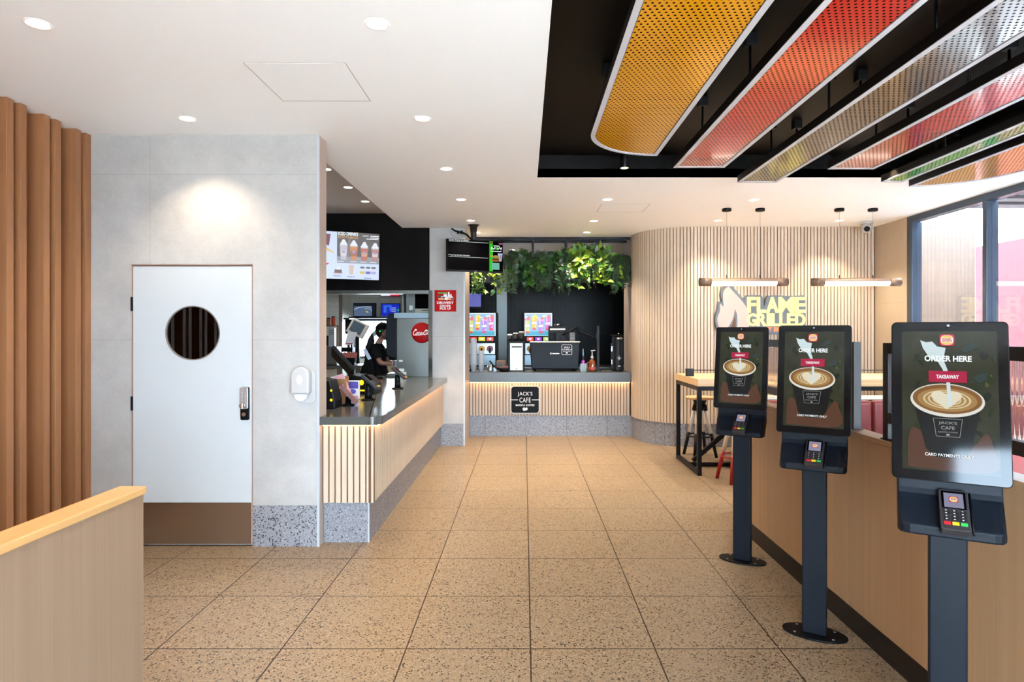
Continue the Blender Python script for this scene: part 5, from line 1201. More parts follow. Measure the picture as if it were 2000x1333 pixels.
t = thing('lid_box', 'stack of brown and pink lid trays behind the knock box', 'box', (ax(980, 9.7), 9.66, CZ)); mb(mat('tray_brown', (126, 92, 70), .6)).box(-0.08, 0.06, -0.06, 0.06, 0.06, 0.15).build('upper_tray', t, .004); mb(mat('tray_grey', (70, 90, 106), .6)).box(-0.05, 0.0, -0.075, -0.0605, 0.06, 0.11).build('label', t); mb(mat('tray_pink', (176, 116, 110), .6)).box(-0.09, 0.13, -0.06, 0.06, 0, 0.0595).build('lower_tray', t, .004)
t = thing('syrup_bottle', 'purple labelled syrup bottle with a long blue nozzle in a clear jar', 'bottle', (ax(1139, 9.35), 9.35, CZ))
mb(mat('syrup_dark', (40, 24, 44), .2)).lathe([(0.024, 0.02), (0.024, 0.16), (0.012, 0.19), (0.01, 0.23)]).build('body', t); mb(mat('syrup_purple', (170, 70, 170), .4)).lathe([(0.0246, 0.095), (0.0246, 0.165)], cap=False).build('label', t); mb(mat('nozzle_blue', (110, 150, 190), .3)).lathe([(0.012, 0.2305), (0.01, 0.26), (0.003, 0.34)]).build('nozzle', t)
t2 = thing('glass_jar', 'square clear jar holding the purple syrup bottle', 'jar', (ax(1139, 9.35), 9.35, CZ)); b = mb(mat('jar_glass', (190, 214, 220), .1, trans=0.7)); b.box(-0.045, -0.041, -0.045, 0.045, 0, 0.12).box(0.041, 0.045, -0.045, 0.045, 0, 0.12).box(-0.041, 0.041, -0.045, -0.041, 0, 0.12).box(-0.041, 0.041, 0.041, 0.045, 0, 0.12).box(-0.041, 0.041, -0.041, 0.041, 0, 0.006); b.build('jar_wall', t2)
t = thing('pump_bottle', 'amber syrup bottle with a white pump between the jar and the post', 'bottle', (ax(1156.5, 9.3), 9.3, CZ))
mb(mat('amber_glass', (110, 52, 18), .1, coat=.3)).lathe([(0.05, 0), (0.056, 0.02), (0.056, 0.12), (0.045, 0.16), (0.018, 0.185), (0.018, 0.195)]).build('body', t); mb(M_whitepl).lathe([(0.022, 0.1955), (0.022, 0.22), (0.009, 0.235), (0.009, 0.3), (0.02, 0.305), (0.02, 0.32)]).tube([(0.0, 0, 0.314), (0.05, 0, 0.316)], 0.008, 8).build('pump', t); mb(mat('amber_label', (160, 60, 50), .5)).lathe([(0.0566, 0.03), (0.0566, 0.07)], cap=False).build('label', t)
mb(mat('amber_glass', (110, 52, 18), .1)).tube(spline([(-0.05, 0, 0.14), (-0.075, 0, 0.12), (-0.07, 0, 0.05), (-0.055, 0, 0.04)], 5), 0.008, 8).build('handle', t)
t = thing('water_tower', 'tall black cylinder grinder with a chrome collar at the right end of the cafe counter', 'grinder', (ax(1208, 9.35), 9.35, CZ))
mb(M_navy).lathe([(0.062, 0), (0.062, 0.03), (0.055, 0.035), (0.055, 0.475), (0.05, 0.48)], seg=28).build('body', t); mb(M_chrome).lathe([(0.056, 0.4805), (0.06, 0.5), (0.04, 0.515)]).build('collar', t); mb(M_scrblack).lathe([(0.036, 0.5155), (0.036, 0.55)]).build('hopper', t); mb(M_chrome).ball((0, 0, 0.565), 0.014).build('knob', t)
mb(M_blackpl).tube([(-0.12, 0, 0.54), (0.07, 0, 0.54)], 0.009, 8).build('arm', t); mb(M_blackpl).box(-0.085, 0.075, 0.06, 0.12, 0, 0.52).build('backplate', t); 
c = Canvas(); wl2 = mat('crest_grey', (190, 194, 198), .5); 
c.stroke(wl2, [(-0.035, 0.205), (0.035, 0.205)], 0.006); c.stroke(wl2, [(0, 0.17), (0, 0.24)], 0.006); c.ring(wl2, ell(0.004, 0.197, 0.016, 0.012, 20), ell(0.004, 0.197, 0.011, 0.008, 20)); c.rect(wl2, -0.014, 0.018, 0.075, 0.09)
c.build('emblem', t, (0, -0.0565, 0))
for z in (0.14, 0.34): mb(M_chrome).box(-0.105, -0.095, 0.0, 0.02, z-0.035, z+0.035).build('latch', t)
mb(M_blackpl).box(-0.11, -0.09, 0.02, 0.06, 0.05, 0.42).build('side_rail', t)
# soda machines on the back bench
def soda(x, label):
    t = thing('soda_machine', label, 'drink machine', (x, 11.35, 0.91), 0, 'fruit drink machines')
    w = 0.56
    mb(M_blackpl).box(-w/2, w/2, 0.0, 0.6, 0.0, 0.985).build('cabinet', t, 0.006)
    c = Canvas(0.0008); pw, z0, z1 = 0.5, 0.555, 0.97
    c.rect(emi('soda_edge', (226, 238, 255), 1.3), -pw/2, pw/2, z0, z1); c.rect(emi('soda_sky', (150, 190, 226), 1.0), -pw/2+.012, pw/2-.012, z0+.004, z1-.014); c.rect(emi('soda_sea', (70, 170, 200), 1.0), -pw/2+.012, pw/2-.012, z0+.004, z0+.085)
    for k_ in range(3): c.stroke(emi('soda_cloud', (220, 232, 244), 1.0), [(-.23+k_*.15, z0+.36), (-.15+k_*.15, z0+.3+.03*k_)], 0.03, k_ > 0)
    for x_, zb, h, cc, tp in ((-0.2, .05, .27, (206, 214, 130), (230, 120, 140)), (-0.075, .11, .25, (250, 196, 40), (255, 214, 60)), (0.045, .05, .26, (186, 130, 224), (236, 190, 226)), (0.17, .10, .25, (244, 100, 190), (240, 120, 150))):
        c.poly(emi('s%d' % cc[1], cc, 1.0), [(x_-.036, z0+zb), (x_+.036, z0+zb), (x_+.05, z0+zb+h), (x_-.05, z0+zb+h)])
        c.poly(emi('s%db' % tp[1], tp, 1.0), [(x_-.05, z0+zb+h), (x_-.048, z0+zb+h-.03), (x_-.02, z0+zb+h-.045), (x_+.02, z0+zb+h-.03), (x_+.047, z0+zb+h-.05), (x_+.05, z0+zb+h)])
        c.ellipse(emi('sfruit%d' % cc[0], (250, 120, 90) if cc[2] > 100 else (255, 226, 90), 1.0), x_+.02, z0+zb+h+.008, .026, .022); c.stroke(emi('straw', (240, 244, 250), 1.0), [(x_-.01, z0+zb+h*.5), (x_-.03, z0+zb+h+.035)], .007); c.ellipse(emi('sbub', (250, 250, 255), 1.0), x_-.015, z0+zb+h*.75, .012, .014); c.ellipse(emi('sbub', (250, 250, 255), 1.0), x_+.02, z0+zb+h*.25, .01, .012, 0, True)
        c.poly(emi('sice', (246, 236, 240), 1.0), [(x_-.04, z0+zb+h*.42), (x_+.04, z0+zb+h*.42), (x_+.042, z0+zb+h*.6), (x_-.042, z0+zb+h*.55)])
        c.poly(emi('sberry', (220, 70, 60), 1.0), [(x_-.036, z0+zb), (x_+.036, z0+zb), (x_+.03, z0+zb+.03), (x_-.03, z0+zb+.035)], True)
    c.build('lit_picture', t, (0, -0.0008, 0))
    for i, cc in enumerate(((236, 60, 50), (150, 50, 200) if x > 0 else (236, 226, 30), (190, 220, 110) if x > 0 else (240, 90, 80))):
        k_ = mb(emi('btn%d' % cc[1], cc, 1.0)).box(-0.21+i*0.15, -0.09+i*0.15, -0.012, -0.0005, 0.465, 0.535).build('flavour_button', t, 0.004)
        c = Canvas(); c.ellipse(M_txtw, -0.15+i*0.15, 0.5, 0.026, 0.017); c.build('flavour_mark', k_, (0, -0.0125, 0))
    mb(mat('tap_panel', (186, 196, 206), .3, .5)).box(-0.24, 0.24, -0.01, -0.0005, 0.22, 0.42).build('tap_panel', t, 0.003)
    for i, cc in enumerate(((150, 120, 40), (216, 160, 30), (120, 40, 60))):
        v_ = mb(mat('tap%d' % i, cc, .35)).lathe([(0.058, -0.03), (0.06, -0.0105)], (-0.15+i*0.15, 0, 0.32), 24, 'y').build('tap', t)
        mb(M_blackpl).box(-0.165+i*0.15, -0.135+i*0.15, -0.06, -0.0305, 0.24, 0.335).build('spout', v_, 0.004)
    mb(MATS['pale_blue_steel']).box(-0.25, 0.25, -0.012, -0.0005, 0.02, 0.205).build('splash_back', t, 0.003)
    return t
soda(ax(1051.5, 11.35), 'fruit drink machine behind the espresso machine')
soda(ax(941, 11.35), 'fruit drink machine at the left end of the back bench, partly behind the pale wall')
t = tag(mb(mat('soft_steel', (104, 110, 110), 0.48, 1.0, var=0.1, vscale=3.0)).box(ax(970, 12.0), ax(990, 12.0), 12.02, 12.095, 0.911, 2.7).build('steel_panel'), 'vertical brushed steel cover panel on the black tiled wall between the drink machines', 'panel')
t = thing('cafe_monitor', 'dim purple monitor on the black wall under the left end of the plants', 'screen', (ax(926, 11.9), 11.9, az(587, 11.9)))
mb(M_blackpl).box(-0.2, 0.14, 0, 0.05, -0.16, 0.14).build('housing', t, .004); mb(M_blackpl).box(-0.06, 0, 0.05, 0.195, -0.05, 0.05).build('wall_bracket', t); mb(emi('mon_purple', (96, 98, 176), 1.0)).box(-0.19, 0.13, -0.003, -0.0005, -0.12, 0.13).build('screen', t)

# ------------------------------------------------------------------ planter frame and plants
t = thing('planter_frame', 'black ceiling hung planter frame over the cafe counter', 'planter frame', (0.375, 9.2, 0))
xa, xb = -1.17, 1.185
b = mb(M_black)
for y in (-0.02, 0.3): mb(M_black).box(xa, xb, y-0.014, y+0.014, 2.895, 2.933).build('top_bar', t, .002)
for px in (975, 1041, 1106.5, 1172.5):
    x = ax(px, 9.2)-0.375
    for y in (-0.02, 0.3): mb(M_black).box(x-0.013, x+0.013, y-0.013, y+0.013, 2.3, 2.895).build('hanger', t)
x0 = ax(925, 9.2)-0.375
b = mb(M_black).box(xa, xb, -0.04, 0.32, 2.29, 2.30).box(xa, xb, -0.04, -0.03, 2.30, 2.58).box(xa, xb, 0.31, 0.32, 2.30, 2.58).box(xb-0.01, xb, -0.03, 0.31, 2.30, 2.58).box(xa, xa+0.01, -0.03, 0.31, 2.30, 2.58); b.build('trough', t)
LG = [mat('leaf_deep', (14, 44, 14), 0.4), mat('leaf_mid', (30, 74, 18), 0.4), mat('leaf_bright', (66, 108, 24), 0.4), mat('leaf_lime', (116, 140, 34), 0.4), mat('leaf_blue', (22, 56, 38), 0.45)]
stemm = mat('stem_green', (50, 70, 30), 0.6)
def leaf(b, m, p, d, up, L, W, fold=0.25, droop=0.3):
    d = Vector(d).normalized(); s_ = d.cross(Vector(up)); s_ = s_.normalized() if s_.length > 1e-3 else Vector((1, 0, 0)); n_ = s_.cross(d)
    p = Vector(p); V = []
    for t_, w_ in ((0, .1), (.15, .75), (.4, 1.0), (.7, .65), (1, 0.03)):
        c_ = p+d*L*t_-n_*droop*L*t_*t_
        V += [c_+s_*W*w_/2+n_*fold*W*w_/2, c_, c_-s_*W*w_/2+n_*fold*W*w_/2]
    F_ = []
    for i in range(4): F_ += [[3*i, 3*i+1, 3*i+4, 3*i+3], [3*i+1, 3*i+2, 3*i+5, 3*i+4]]
    b.use(m).add(V, F_, True)
def hang_plant(kind, x, y, z, w, drop, n, pal, label, name, seed):
    rg = random.Random(seed); t = thing(name, label, 'plant', (x, y, z), 0, 'plants hanging over the cafe counter')
    b = MB(); st = mb(stemm)
    vines = max(5, n//12)
    for v in range(vines):
        a = rg.uniform(-PI, PI); rx = rg.uniform(-w/2, w/2); front = rg.uniform(-0.16, 0.02)
        d_ = drop*rg.uniform(.35, 1.0)
        if kind == 'fern' : pts = [(rx*.3, 0, 0.02), (rx*.7, front*.6, 0.12), (rx, front-0.08, 0.02), (rx*1.1, front-0.1, -d_*.6), (rx*1.12, front-0.09, -d_)]
        else: pts = [(rx*.4, 0, 0.0), (rx*.8, front*.6, 0.10*rg.random()+.03), (rx, front-0.07, -0.03), (rx*1.04+rg.uniform(-.03, .03), front-0.08, -d_*.5), (rx+rg.uniform(-.05, .05), front-0.07, -d_)]
        sp_ = spline(pts, 6); st.tube(sp_, 0.003, 5)
        m_ = n//vines
        for k_ in range(m_):
            u_ = rg.uniform(0.15, 1.0); i0 = min(len(sp_)-1, int(u_*(len(sp_)-1))); p = sp_[i0]
            m = LG[rg.choice(pal)]
            if kind == 'pothos': leaf(b, m, p, (rg.uniform(-1, 1), rg.uniform(-1.2, .1), rg.uniform(-1.0, .5)), (rg.uniform(-.4, .4), -1, .7), rg.uniform(.07, .12), rg.uniform(.042, .075), .2, .35)
            elif kind == 'fern':
                for s_ in (-1, 1): leaf(b, m, p, (s_, rg.uniform(-.6, .1), rg.uniform(-.8, -.1)), (0, -1, .3), rg.uniform(.03, .06), rg.uniform(.01, .016), .1, .2)
            elif kind == 'string': leaf(b, m, p, (rg.uniform(-1, 1), rg.uniform(-1, .3), rg.uniform(-1, .2)), (0, -1, .4), rg.uniform(.025, .045), rg.uniform(.016, .026), .2, .2)
            else: leaf(b, m, p, (rg.uniform(-1, 1), rg.uniform(-1, 0), rg.uniform(-.3, 1.2)), (0, -1, .5), rg.uniform(.09, .15), rg.uniform(.045, .08), .15, .3)
    # crown rising from the trough
    if kind in ('pothos', 'broad'):
        for k_ in range(n//4):
            p = (rg.uniform(-w/2, w/2), rg.uniform(-.1, .15), rg.uniform(0.0, .1)); leaf(b, LG[rg.choice(pal)], p, (rg.uniform(-.8, .8), rg.uniform(-.8, .1), rg.uniform(.1, 1.2)), (0, -1, .3), rg.uniform(.1, .16), rg.uniform(.06, .09), .2, .3)
    else:
        for k_ in range(n//3):
            p = (rg.uniform(-w/2, w/2), rg.uniform(-.1, .15), rg.uniform(0.0, .08)); leaf(b, LG[rg.choice(pal)], p, (rg.uniform(-.8, .8), rg.uniform(-.8, .1), rg.uniform(.1, 1.)), (0, -1, .3), rg.uniform(.06, .1), rg.uniform(.015, .03), .2, .4)
    f_ = b.build('foliage', t); f_['kind'] = 'stuff'
    st.build('stems', t)
PL = [('string', -0.70, .26, .44, 420, [1, 2, 0], 'feathery yellow-green trailing plant at the left end of the planter, below the order screen', 'trailing_plant'),
      ('pothos', -0.50, .30, .42, 90, [2, 1, 3], 'lime leaved pothos just below the order screen', 'hanging_pothos'),
      ('fern', -0.24, .24, .44, 260, [0, 4, 0], 'dark fine leaved fern hanging in front of the steel panel', 'hanging_fern'),
      ('broad', -0.08, .30, .36, 100, [0, 1, 4], 'dark broad leaved plant right of the order screen', 'broad_leaved_plant'),
      ('pothos', 0.10, .30, .36, 100, [0, 1, 2], 'deep green pothos left of the planter middle', 'hanging_pothos'),
      ('fern', 0.28, .26, .38, 240, [0, 1, 4], 'bushy green fern at the middle of the planter', 'hanging_fern'),
      ('broad', 0.46, .30, .34, 90, [4, 0, 1], 'blue-green broad leaved plant above the espresso machine', 'broad_leaved_plant'),
      ('string', 0.56, .22, .44, 340, [0, 1], 'dark stringy plant trailing above the monitor arm', 'trailing_plant'),
      ('pothos', 0.78, .34, .44, 130, [2, 3, 1, 3], 'tall lime green pothos, brightest plant of the planter', 'hanging_pothos'),
      ('string', 0.90, .24, .46, 380, [2, 3, 1], 'yellow-green stringy plant hanging through the brightest pothos', 'trailing_plant'),
      ('broad', 1.06, .30, .42, 100, [1, 2, 0, 3], 'large leaved plant with long pointed leaves right of the brightest pothos', 'broad_leaved_plant'),
      ('pothos', 1.24, .28, .34, 100, [1, 2, 3], 'small leaved pothos near the right end of the planter', 'hanging_pothos'),
      ('fern', 1.42, .24, .42, 300, [0, 0, 4], 'very dark fern at the right end of the planter against the timber wall', 'hanging_fern')]
for i, (kind, x, w_, dr, n_, pal, lab, nm_) in enumerate(PL):
    zt = 2.55 + (0.1 if i in (8, 9, 10) else 0)
    hang_plant(kind, x, 9.27, zt, w_, dr*1.12, int(n_*1.5), pal, lab, nm_, 100+i)

# ------------------------------------------------------------------ high table, stools, booths
t = thing('high_table', 'long high table with an oak top on a black steel frame by the slatted wall', 'table', (1.845, 6.63, 0))
L, D, zt = 2.6, 0.95, 1.03
mb(M_tabletop).box(0, L, 0, D, 0.952, zt).build('tabletop', t, 0.003)
def bar(x0, x1, y0, y1, z0, z1, nm_): mb(M_black).box(x0, x1, y0, y1, z0, z1).build(nm_, t, 0.003)
q = 0.045
for x in (0.0, L-q):
    for y in (0.0, D-q): bar(x, x+q, y, y+q, 0, 0.9515, 'leg')
    bar(x, x+q, q, D-q, 0, q, 'floor_rail'); bar(x, x+q, q, D-q, 0.9065, 0.9515, 'end_rail')
bar(q, L-q, 0, q, 0.9065, 0.9515, 'apron_rail'); bar(q, L-q, D-q, D, 0.9065, 0.9515, 'apron_rail')
bar(q, L-q, D/2-q/2, D/2+q/2, 0, q, 'stretcher')
b = mb(M_black).obox((q+0.26, D/2, 0.26), (0.76, 0, 0.65), (0, 1, 0), (-0.65, 0, 0.76), 0.60, q, q); b.build('brace', t)
t = thing('table_divider', 'low black divider with square posts and a thin rod along the high table', 'divider', (1.845, 7.1, zt))
for x in (0.04, L-0.04): mb(M_black).box(x-0.04, x+0.04, -0.04, 0.04, 0, 0.085).build('post', t, 0.003)
mb(M_black).cyl((0.08, 0, 0.068), (L-0.08, 0, 0.068), 0.004, 8).build('rod', t)
def stool(x, y, low, label):
    t = thing('bar_stool', label, 'stool', (x, y, 0), 0.2, 'bar stools at the high table')
    mb(M_tabletop).lathe([(0.16, 0.705), (0.175, 0.71), (0.178, 0.725), (0.17, 0.735), (0.0005, 0.737)], seg=32).build('seat', t)
    mb(low).lathe([(0.05, 0.60), (0.07, 0.66), (0.09, 0.7045)], seg=20).build('hub', t)
    pale = mat('stool_white', (222, 212, 196), 0.5)
    for k_ in range(4):
        a = PI/4+k_*PI/2; ca, sa = math.cos(a), math.sin(a)
        A = Vector((ca*0.055, sa*0.055, 0.64)); B = Vector((ca*0.205, sa*0.205, 0.0)); M1 = A.lerp(B, .12); M2 = A.lerp(B, .55)
        lg = mb(low).tube([M2, B], [0.021, 0.019], 12).tube([A, M1], [0.026, 0.025], 12).use(pale).tube([M1, M2], [0.024, 0.0215], 12).build('leg', t)
    ring = [(0.158*math.cos(2*PI*k_/28), 0.158*math.sin(2*PI*k_/28), 0.255) for k_ in range(29)]
    mb(low).tube(ring, 0.009, 8, False).build('foot_ring', t)
stool(2.17, 7.70, M_black, 'oak topped stool with black and white legs behind the high table')
stool(2.19, 6.42, M_red, 'oak topped stool with red and white legs in front of the high table')
stool(3.0, 7.75, M_black, 'black and white legged stool behind the high table, hidden by the middle kiosk')
M_leather = mat('red_leather', (126, 44, 40), 0.42)
def booth(x0, x1, y, zt, label):
    t = thing('booth_seat', label, 'booth', (x0, y, 0), 0, 'red booth seats behind the partition')
    L = x1-x0; n = max(2, int(L/0.17))
    mb(mat('booth_base', (120, 96, 76), .6)).box(0, L, -0.5, 0.12, 0, 0.38).build('base', t, .004)
    mb(M_leather).box(0.0, L, -0.52, -0.03, 0.3805, 0.47).build('seat_cushion', t, 0.03, seg=4)
    mb(mat('booth_cap', (226, 206, 178), .45)).box(-0.01, L+0.01, 0.0, 0.13, zt-0.025, zt).build('cap', t, .003)
    mb(mat('booth_base', (120, 96, 76), .6)).box(0, L, 0.03, 0.12, 0.3805, zt-0.026).build('back_board', t)
    for i in range(n):
        a, q_ = L*i/n, L*(i+1)/n
        mb(M_leather).box(a+0.001, q_-0.001, -0.07, 0.029, 0.475, zt-0.027).build('back_channel', t, 0.03, seg=4)
booth(1.85, 4.3, 5.25, 0.985, 'red channelled booth seat seen between the middle kiosk and the fluted screen')
booth(1.85, 4.3, 3.15, 0.985, 'red booth seat behind the nearest kiosk at the right edge')

# ------------------------------------------------------------------ the worker
def skin_mesh(pts, edges, levels=1):
    me = bpy.data.meshes.new('skin'); names = list(pts); ix = {k: i for i, k in enumerate(names)}
    me.from_pydata([pts[k][0] for k in names], [(ix[a], ix[b]) for a, b in edges], []); me.update()
    ob = bpy.data.objects.new('skin', me); COL.objects.link(ob)
    ob.modifiers.new('s', 'SKIN'); ob.modifiers.new('u', 'SUBSURF').levels = levels
    if not me.skin_vertices: me.attributes  # created with the modifier
    if not me.skin_vertices:
        bm = bmesh.new(); bm.from_mesh(me); bm.verts.layers.skin.verify(); bm.to_mesh(me); bm.free()
    for i, k in enumerate(names):
        r = pts[k][1]; me.skin_vertices[0].data[i].radius = r if isinstance(r, tuple) else (r, r); me.skin_vertices[0].data[i].use_root = (i == 0)
    dg = bpy.context.evaluated_depsgraph_get(); dg.update()
    out = bpy.data.meshes.new_from_object(ob.evaluated_get(dg))
    vs = [tuple(v.co) for v in out.vertices]; fs = [list(p.vertices) for p in out.polygons]
    bpy.data.objects.remove(ob); bpy.data.meshes.remove(out); bpy.data.meshes.remove(me)
    return vs, fs
def remeshed(b, name, parent, m, vox=0.008, smooth=4):
    o = b.build(name, parent); o.data.materials.clear(); o.data.materials.append(m)
    r = o.modifiers.new('remesh', 'REMESH'); r.mode = 'VOXEL'; r.voxel_size = vox; r.use_smooth_shade = True
    s = o.modifiers.new('smooth', 'SMOOTH'); s.factor = 0.5; s.iterations = smooth
    return o
W0 = thing('person', 'worker in black cap and black shirt with headset reaching to the drink dispenser', 'person', (-2.09, 9.12, 0))
# local axes: +X is the way she faces, -Y is her right side (towards the room)
PT = {'pelvis': ((0.0, 0, 0.90), .10), 'waist': ((-.035, 0, 1.03), .09), 'chest': ((-.06, 0, 1.20), .10), 'collar': ((-.055, 0, 1.315), .075), 'neck': ((-.03, 0, 1.39), .05), 'skull': ((.0, 0, 1.46), .05),
 'sh_r': ((-.06, -.165, 1.30), .058), 'el_r': ((.03, -.215, 1.085), .041), 'wr_r': ((.255, -.16, 1.075), .027), 'ha_r': ((.305, -.15, 1.075), (.036, .018)),
 'sh_l': ((-.06, .165, 1.30), .058), 'el_l': ((.06, .20, 1.07), .041), 'wr_l': ((.26, .10, 1.10), .027), 'ha_l': ((.31, .09, 1.105), (.036, .018)),
 'hip_r': ((.0, -.09, .84), .095), 'kn_r': ((.02, -.10, .46), .06), 'an_r': ((-.01, -.10, .09), .042), 'to_r': ((.12, -.11, .035), .035),
 'hip_l': ((.0, .09, .84), .095), 'kn_l': ((.03, .10, .46), .06), 'an_l': ((.0, .10, .09), .042), 'to_l': ((.13, .11, .035), .035)}
ED = [('pelvis', 'waist'), ('waist', 'chest'), ('chest', 'collar'), ('collar', 'neck'), ('neck', 'skull'), ('chest', 'sh_r'), ('sh_r', 'el_r'), ('el_r', 'wr_r'), ('wr_r', 'ha_r'), ('chest', 'sh_l'), ('sh_l', 'el_l'), ('el_l', 'wr_l'), ('wr_l', 'ha_l'),
 ('pelvis', 'hip_r'), ('hip_r', 'kn_r'), ('kn_r', 'an_r'), ('an_r', 'to_r'), ('pelvis', 'hip_l'), ('hip_l', 'kn_l'), ('kn_l', 'an_l'), ('an_l', 'to_l')]
b = MB().use(M_white); b.add(*skin_mesh(PT, ED))
hc = Vector((.028, 0, 1.535))
b.ball(tuple(hc), 0.1, 20, 14, 1.0, .78, 1.16)                       # cranium
b.ball((.055, 0, 1.475), 0.07, 16, 10, 1.0, .8, .9)                     # jaw
b.ball((.105, 0, 1.442), 0.022, 10, 8)                                 # chin
b.tube([(.118, 0, 1.545), (.142, 0, 1.512), (.128, 0, 1.502)], [.012, .017, .014], 10)   # nose
b.ball((.118, 0, 1.478), 0.017, 10, 8, 1, 1.6, .7)                     # lips
b.ball((.112, -.032, 1.545), .014, 10, 8).ball((.112, .032, 1.545), .014, 10, 8)
for s in (-1, 1): b.ball((.018, s*.082, 1.525), .026, 12, 8, .7, .45, 1.15)   # ears
def fingers(b, h, s):
    x, y, z = h
    for i, (dz, L) in enumerate(((.026, .068), (.009, .076), (-.008, .072), (-.024, .056))):
        b.tube([(x+.02, y, z+dz), (x+.045+L*.35, y+s*.008, z+dz), (x+.05+L*.7, y+s*.026, z+dz-.004), (x+.045+L*.85, y+s*.044, z+dz-.006)], [.0095, .009, .008, .0065], 8)
    b.tube([(x-.01, y, z+.022), (x+.02, y+s*.02, z+.046), (x+.05, y+s*.036, z+.05)], [.012, .0105, .008], 8)
fingers(b, PT['ha_r'][0], 1); fingers(b, PT['ha_l'][0], -1)
skin = mat('skin', (150, 104, 84), 0.5)
remeshed(b, 'body', W0, skin, 0.007, 3)
def loft(b, rings, seg=24):
    o = len(b.v)
    for cx, z, rx, ry in rings:
        for k in range(seg): b.v.append((cx+rx*math.cos(2*PI*k/seg), ry*math.sin(2*PI*k/seg), z))
    fs = [[o+i*seg+k, o+i*seg+(k+1) % seg, o+(i+1)*seg+(k+1) % seg, o+(i+1)*seg+k] for i in range(len(rings)-1) for k in range(seg)]
    fs += [[o+k for k in range(seg)][::-1], [o+(len(rings)-1)*seg+k for k in range(seg)]]
    for f in fs: b.f.append(f); b.m.append(b.mi); b.sm.append(True)
b = MB().use(M_white)
loft(b, [(0.0, .80, .125, .168), (-.005, .88, .125, .165), (-.03, 1.0, .112, .145), (-.05, 1.1, .118, .15), (-.06, 1.2, .122, .165), (-.06, 1.28, .11, .165), (-.055, 1.335, .085, .11), (-.045, 1.365, .066, .07)])
b.tube([(-.06, -.10, 1.29), (-.06, -.165, 1.285), (-.03, -.19, 1.22), (.0, -.20, 1.155)], [.085, .08, .073, .07], 16)
b.tube([(-.06, .10, 1.29), (-.06, .165, 1.285), (-.02, .185, 1.22), (.02, .19, 1.15)], [.085, .08, .073, .07], 16)
remeshed(b, 'shirt', W0, mat('black_cloth', (9, 9, 10), 0.85, spec=0.2), 0.009, 4)
b = MB().use(M_white)
loft(b, [(0.0, .70, .10, .155), (.0, .80, .118, .16), (-.005, .90, .118, .155)])
for s_ in (-1, 1): b.tube([(0, s_*.085, .84), (.01, s_*.09, .68), (.025, s_*.10, .46), (.005, s_*.10, .26), (-.005, s_*.10, .10)], [.095, .092, .074, .064, .06], 16)
remeshed(b, 'trousers', W0, mat('black_twill', (12, 12, 14), 0.85, spec=0.2), 0.011, 3)
for s in (-1, 1):
    b = mb(M_blackpl); b.tube([(-.06, s*.10, .045), (.02, s*.10, .05), (.12, s*.11, .042), (.17, s*.112, .036)], [.044, .052, .046, .034], 14); b.build('shoe', W0)
hair = mat('dark_hair', (10, 8, 7), 0.55, spec=0.3)
b = mb(hair); b.ball((.008, 0, 1.548), 0.102, 18, 12, 1.0, .83, 1.08); 
rg = random.Random(4)
for i in range(16):
    ox, oy, ph = rg.uniform(-.028, .028), rg.uniform(-.03, .03), rg.uniform(0, 6); L_ = rg.uniform(.28, .42)
    P_ = [(-.07, -.01, 1.555), (-.115+ox*.3, -.015+oy*.3, 1.51)]
    for k in range(1, 9):
        u_ = k/8; P_.append((-.125-.08*u_+ox*min(1, u_*3)+.012*math.sin(ph+u_*9), -.02+oy*min(1, u_*3)+.012*math.cos(ph+u_*8), 1.50-L_*u_))
    b.tube(spline(P_, 3), [.016]*4+[.02]*(len(spline(P_, 3))-6)+[.012, .004], 8)
hb = b.build('hair', W0)
b = mb(mat('black_cap', (8, 8, 9), 0.8, spec=0.2))
pr = [(0.112*math.cos(math.radians(a)), 0.112*math.sin(math.radians(a))) for a in range(0, 91, 10)]
b.lathe([(r, h*.92) for r, h in pr], (.02, 0, 1.575), 24, 'z', False, 1.0, .84)
brim = [(.09+.105*math.cos(math.radians(a)), .078*math.sin(math.radians(a))) for a in range(-90, 91, 10)]
b.prism(brim, 'z', 1.572, 1.582); b.build('cap', W0)
h = mb(M_blackpl).tube([(.0, -.094, 1.53), (-.0, -.108, 1.53)], [.034, .03], 16).tube([(.0, .094, 1.53), (.0, .108, 1.53)], [.034, .03], 16)
h.tube([(.0, .1*math.cos(math.radians(a)), 1.53+.155*math.sin(math.radians(a))) for a in range(0, 181, 15)], .007, 8); h.tube(spline([(.01, -.105, 1.51), (.06, -.095, 1.455), (.115, -.05, 1.458)], 5), .005, 8); hd = h.build('headset', W0)
mb(emi('green_light', (40, 255, 70), 3)).ball((.004, -.111, 1.545), .009, 10, 6).build('status_light', hd)
mb(M_whitepl).box(-.10, -.06, -.10, -.078, 1.475, 1.545).build('hair_clip', W0, .004)
mb(mat('watch_white', (220, 220, 220), .4)).lathe([(.031, -.012), (.031, .012)], (.20, -.172, 1.076), 16, 'x', False).build('watch', W0)

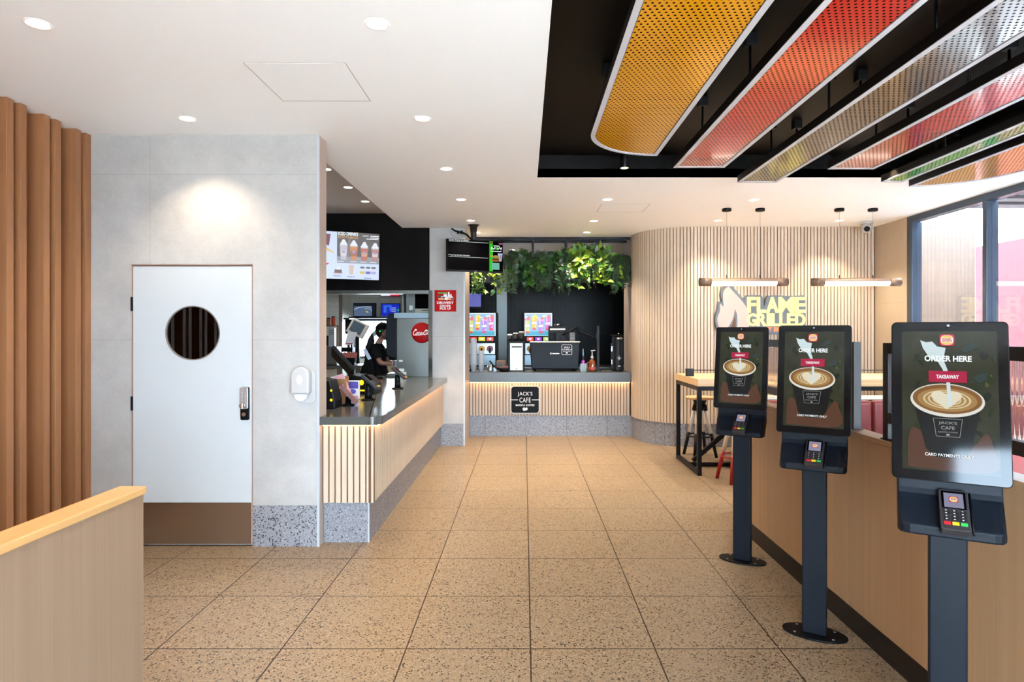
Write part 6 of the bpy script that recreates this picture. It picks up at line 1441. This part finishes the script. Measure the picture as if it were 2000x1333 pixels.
# ------------------------------------------------------------------ outdoors and daylight
wd = bpy.data.worlds.new('world'); S.world = wd; wd.use_nodes = True
bgn = wd.node_tree.nodes['Background']; bgn.inputs[0].default_value = (0.62, 0.81, 1.0, 1); bgn.inputs[1].default_value = 31.0
sun = bpy.data.lights.new('sun', 'SUN'); sun.energy = 23.0; sun.angle = math.radians(0.6); sun.color = (1.0, 0.96, 0.9)
so = bpy.data.objects.new('sun', sun); COL.objects.link(so); so.rotation_euler = Vector((0.45, 0.62, -1.0)).to_track_quat('-Z', 'Y').to_euler()
def portal(loc, rot, sx, sy):
    l = bpy.data.lights.new('portal', 'AREA'); l.shape = 'RECTANGLE'; l.size = sx; l.size_y = sy; l.cycles.is_portal = True
    o = bpy.data.objects.new('portal', l); COL.objects.link(o); o.location = loc; o.rotation_euler = rot
portal((1.93, -2.7, 1.1), (PI/2, 0, 0), 5.4, 2.1)
portal((4.86, 2.5, 1.47), (PI/2, 0, PI/2), 10.2, 2.9)
portal(((wx0+wx1)/2, 12.3, (wz0+wz1)/2), (PI/2, 0, PI), 1.35, 0.78)
struct(mb(mat('pavement', (206, 204, 200), 0.8, var=0.08, vscale=6)).box(-40, 40, -40, 45, -0.2, -0.11).build('ground'))
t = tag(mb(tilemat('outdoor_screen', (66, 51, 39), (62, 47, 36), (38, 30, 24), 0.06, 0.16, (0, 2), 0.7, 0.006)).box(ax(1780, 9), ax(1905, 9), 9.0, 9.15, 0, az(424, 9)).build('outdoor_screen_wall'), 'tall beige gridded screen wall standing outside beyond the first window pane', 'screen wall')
t = thing('neighbour_building', 'low red building outside across the driveway', 'building', (8, 0, 0))
mb(mat('red_cladding', (90, 44, 47), 0.8, spec=0.1)).box(0, 4, -8, 11.05, -0.1, 3.04).build('wall', t)
t = thing('canopy', 'flat metal canopy outside over the second window pane', 'canopy', (5.6, 5.5, 2.98))
mb(mat('canopy_grey', (52, 55, 60), 0.5)).box(-0.6, 1.9, -6, 1.8, 0, 0.12).build('fascia', t, 0.005)
b = mb(mat('canopy_rib', (66, 70, 75), 0.5))
for i in range(24): b.box(-0.55, 1.85, -5.8+i*0.31, -5.65+i*0.31, -0.05, -0.001)
b.build('ribs', t)

S.view_settings.view_transform = 'Standard'; S.view_settings.look = 'None'; S.view_settings.gamma = 1; S.view_settings.use_curve_mapping = False
S.view_settings.exposure = 0.95
S.cycles.use_denoising = True; S.cycles.denoiser = 'OPENIMAGEDENOISE'
S.cycles.max_bounces = 9; S.cycles.diffuse_bounces = 5; S.cycles.glossy_bounces = 5; S.cycles.transmission_bounces = 6; S.cycles.transparent_max_bounces = 16
S.cycles.caustics_reflective = False; S.cycles.caustics_refractive = False; S.cycles.sample_clamp_indirect = 40.0; S.cycles.blur_glossy = 0.5
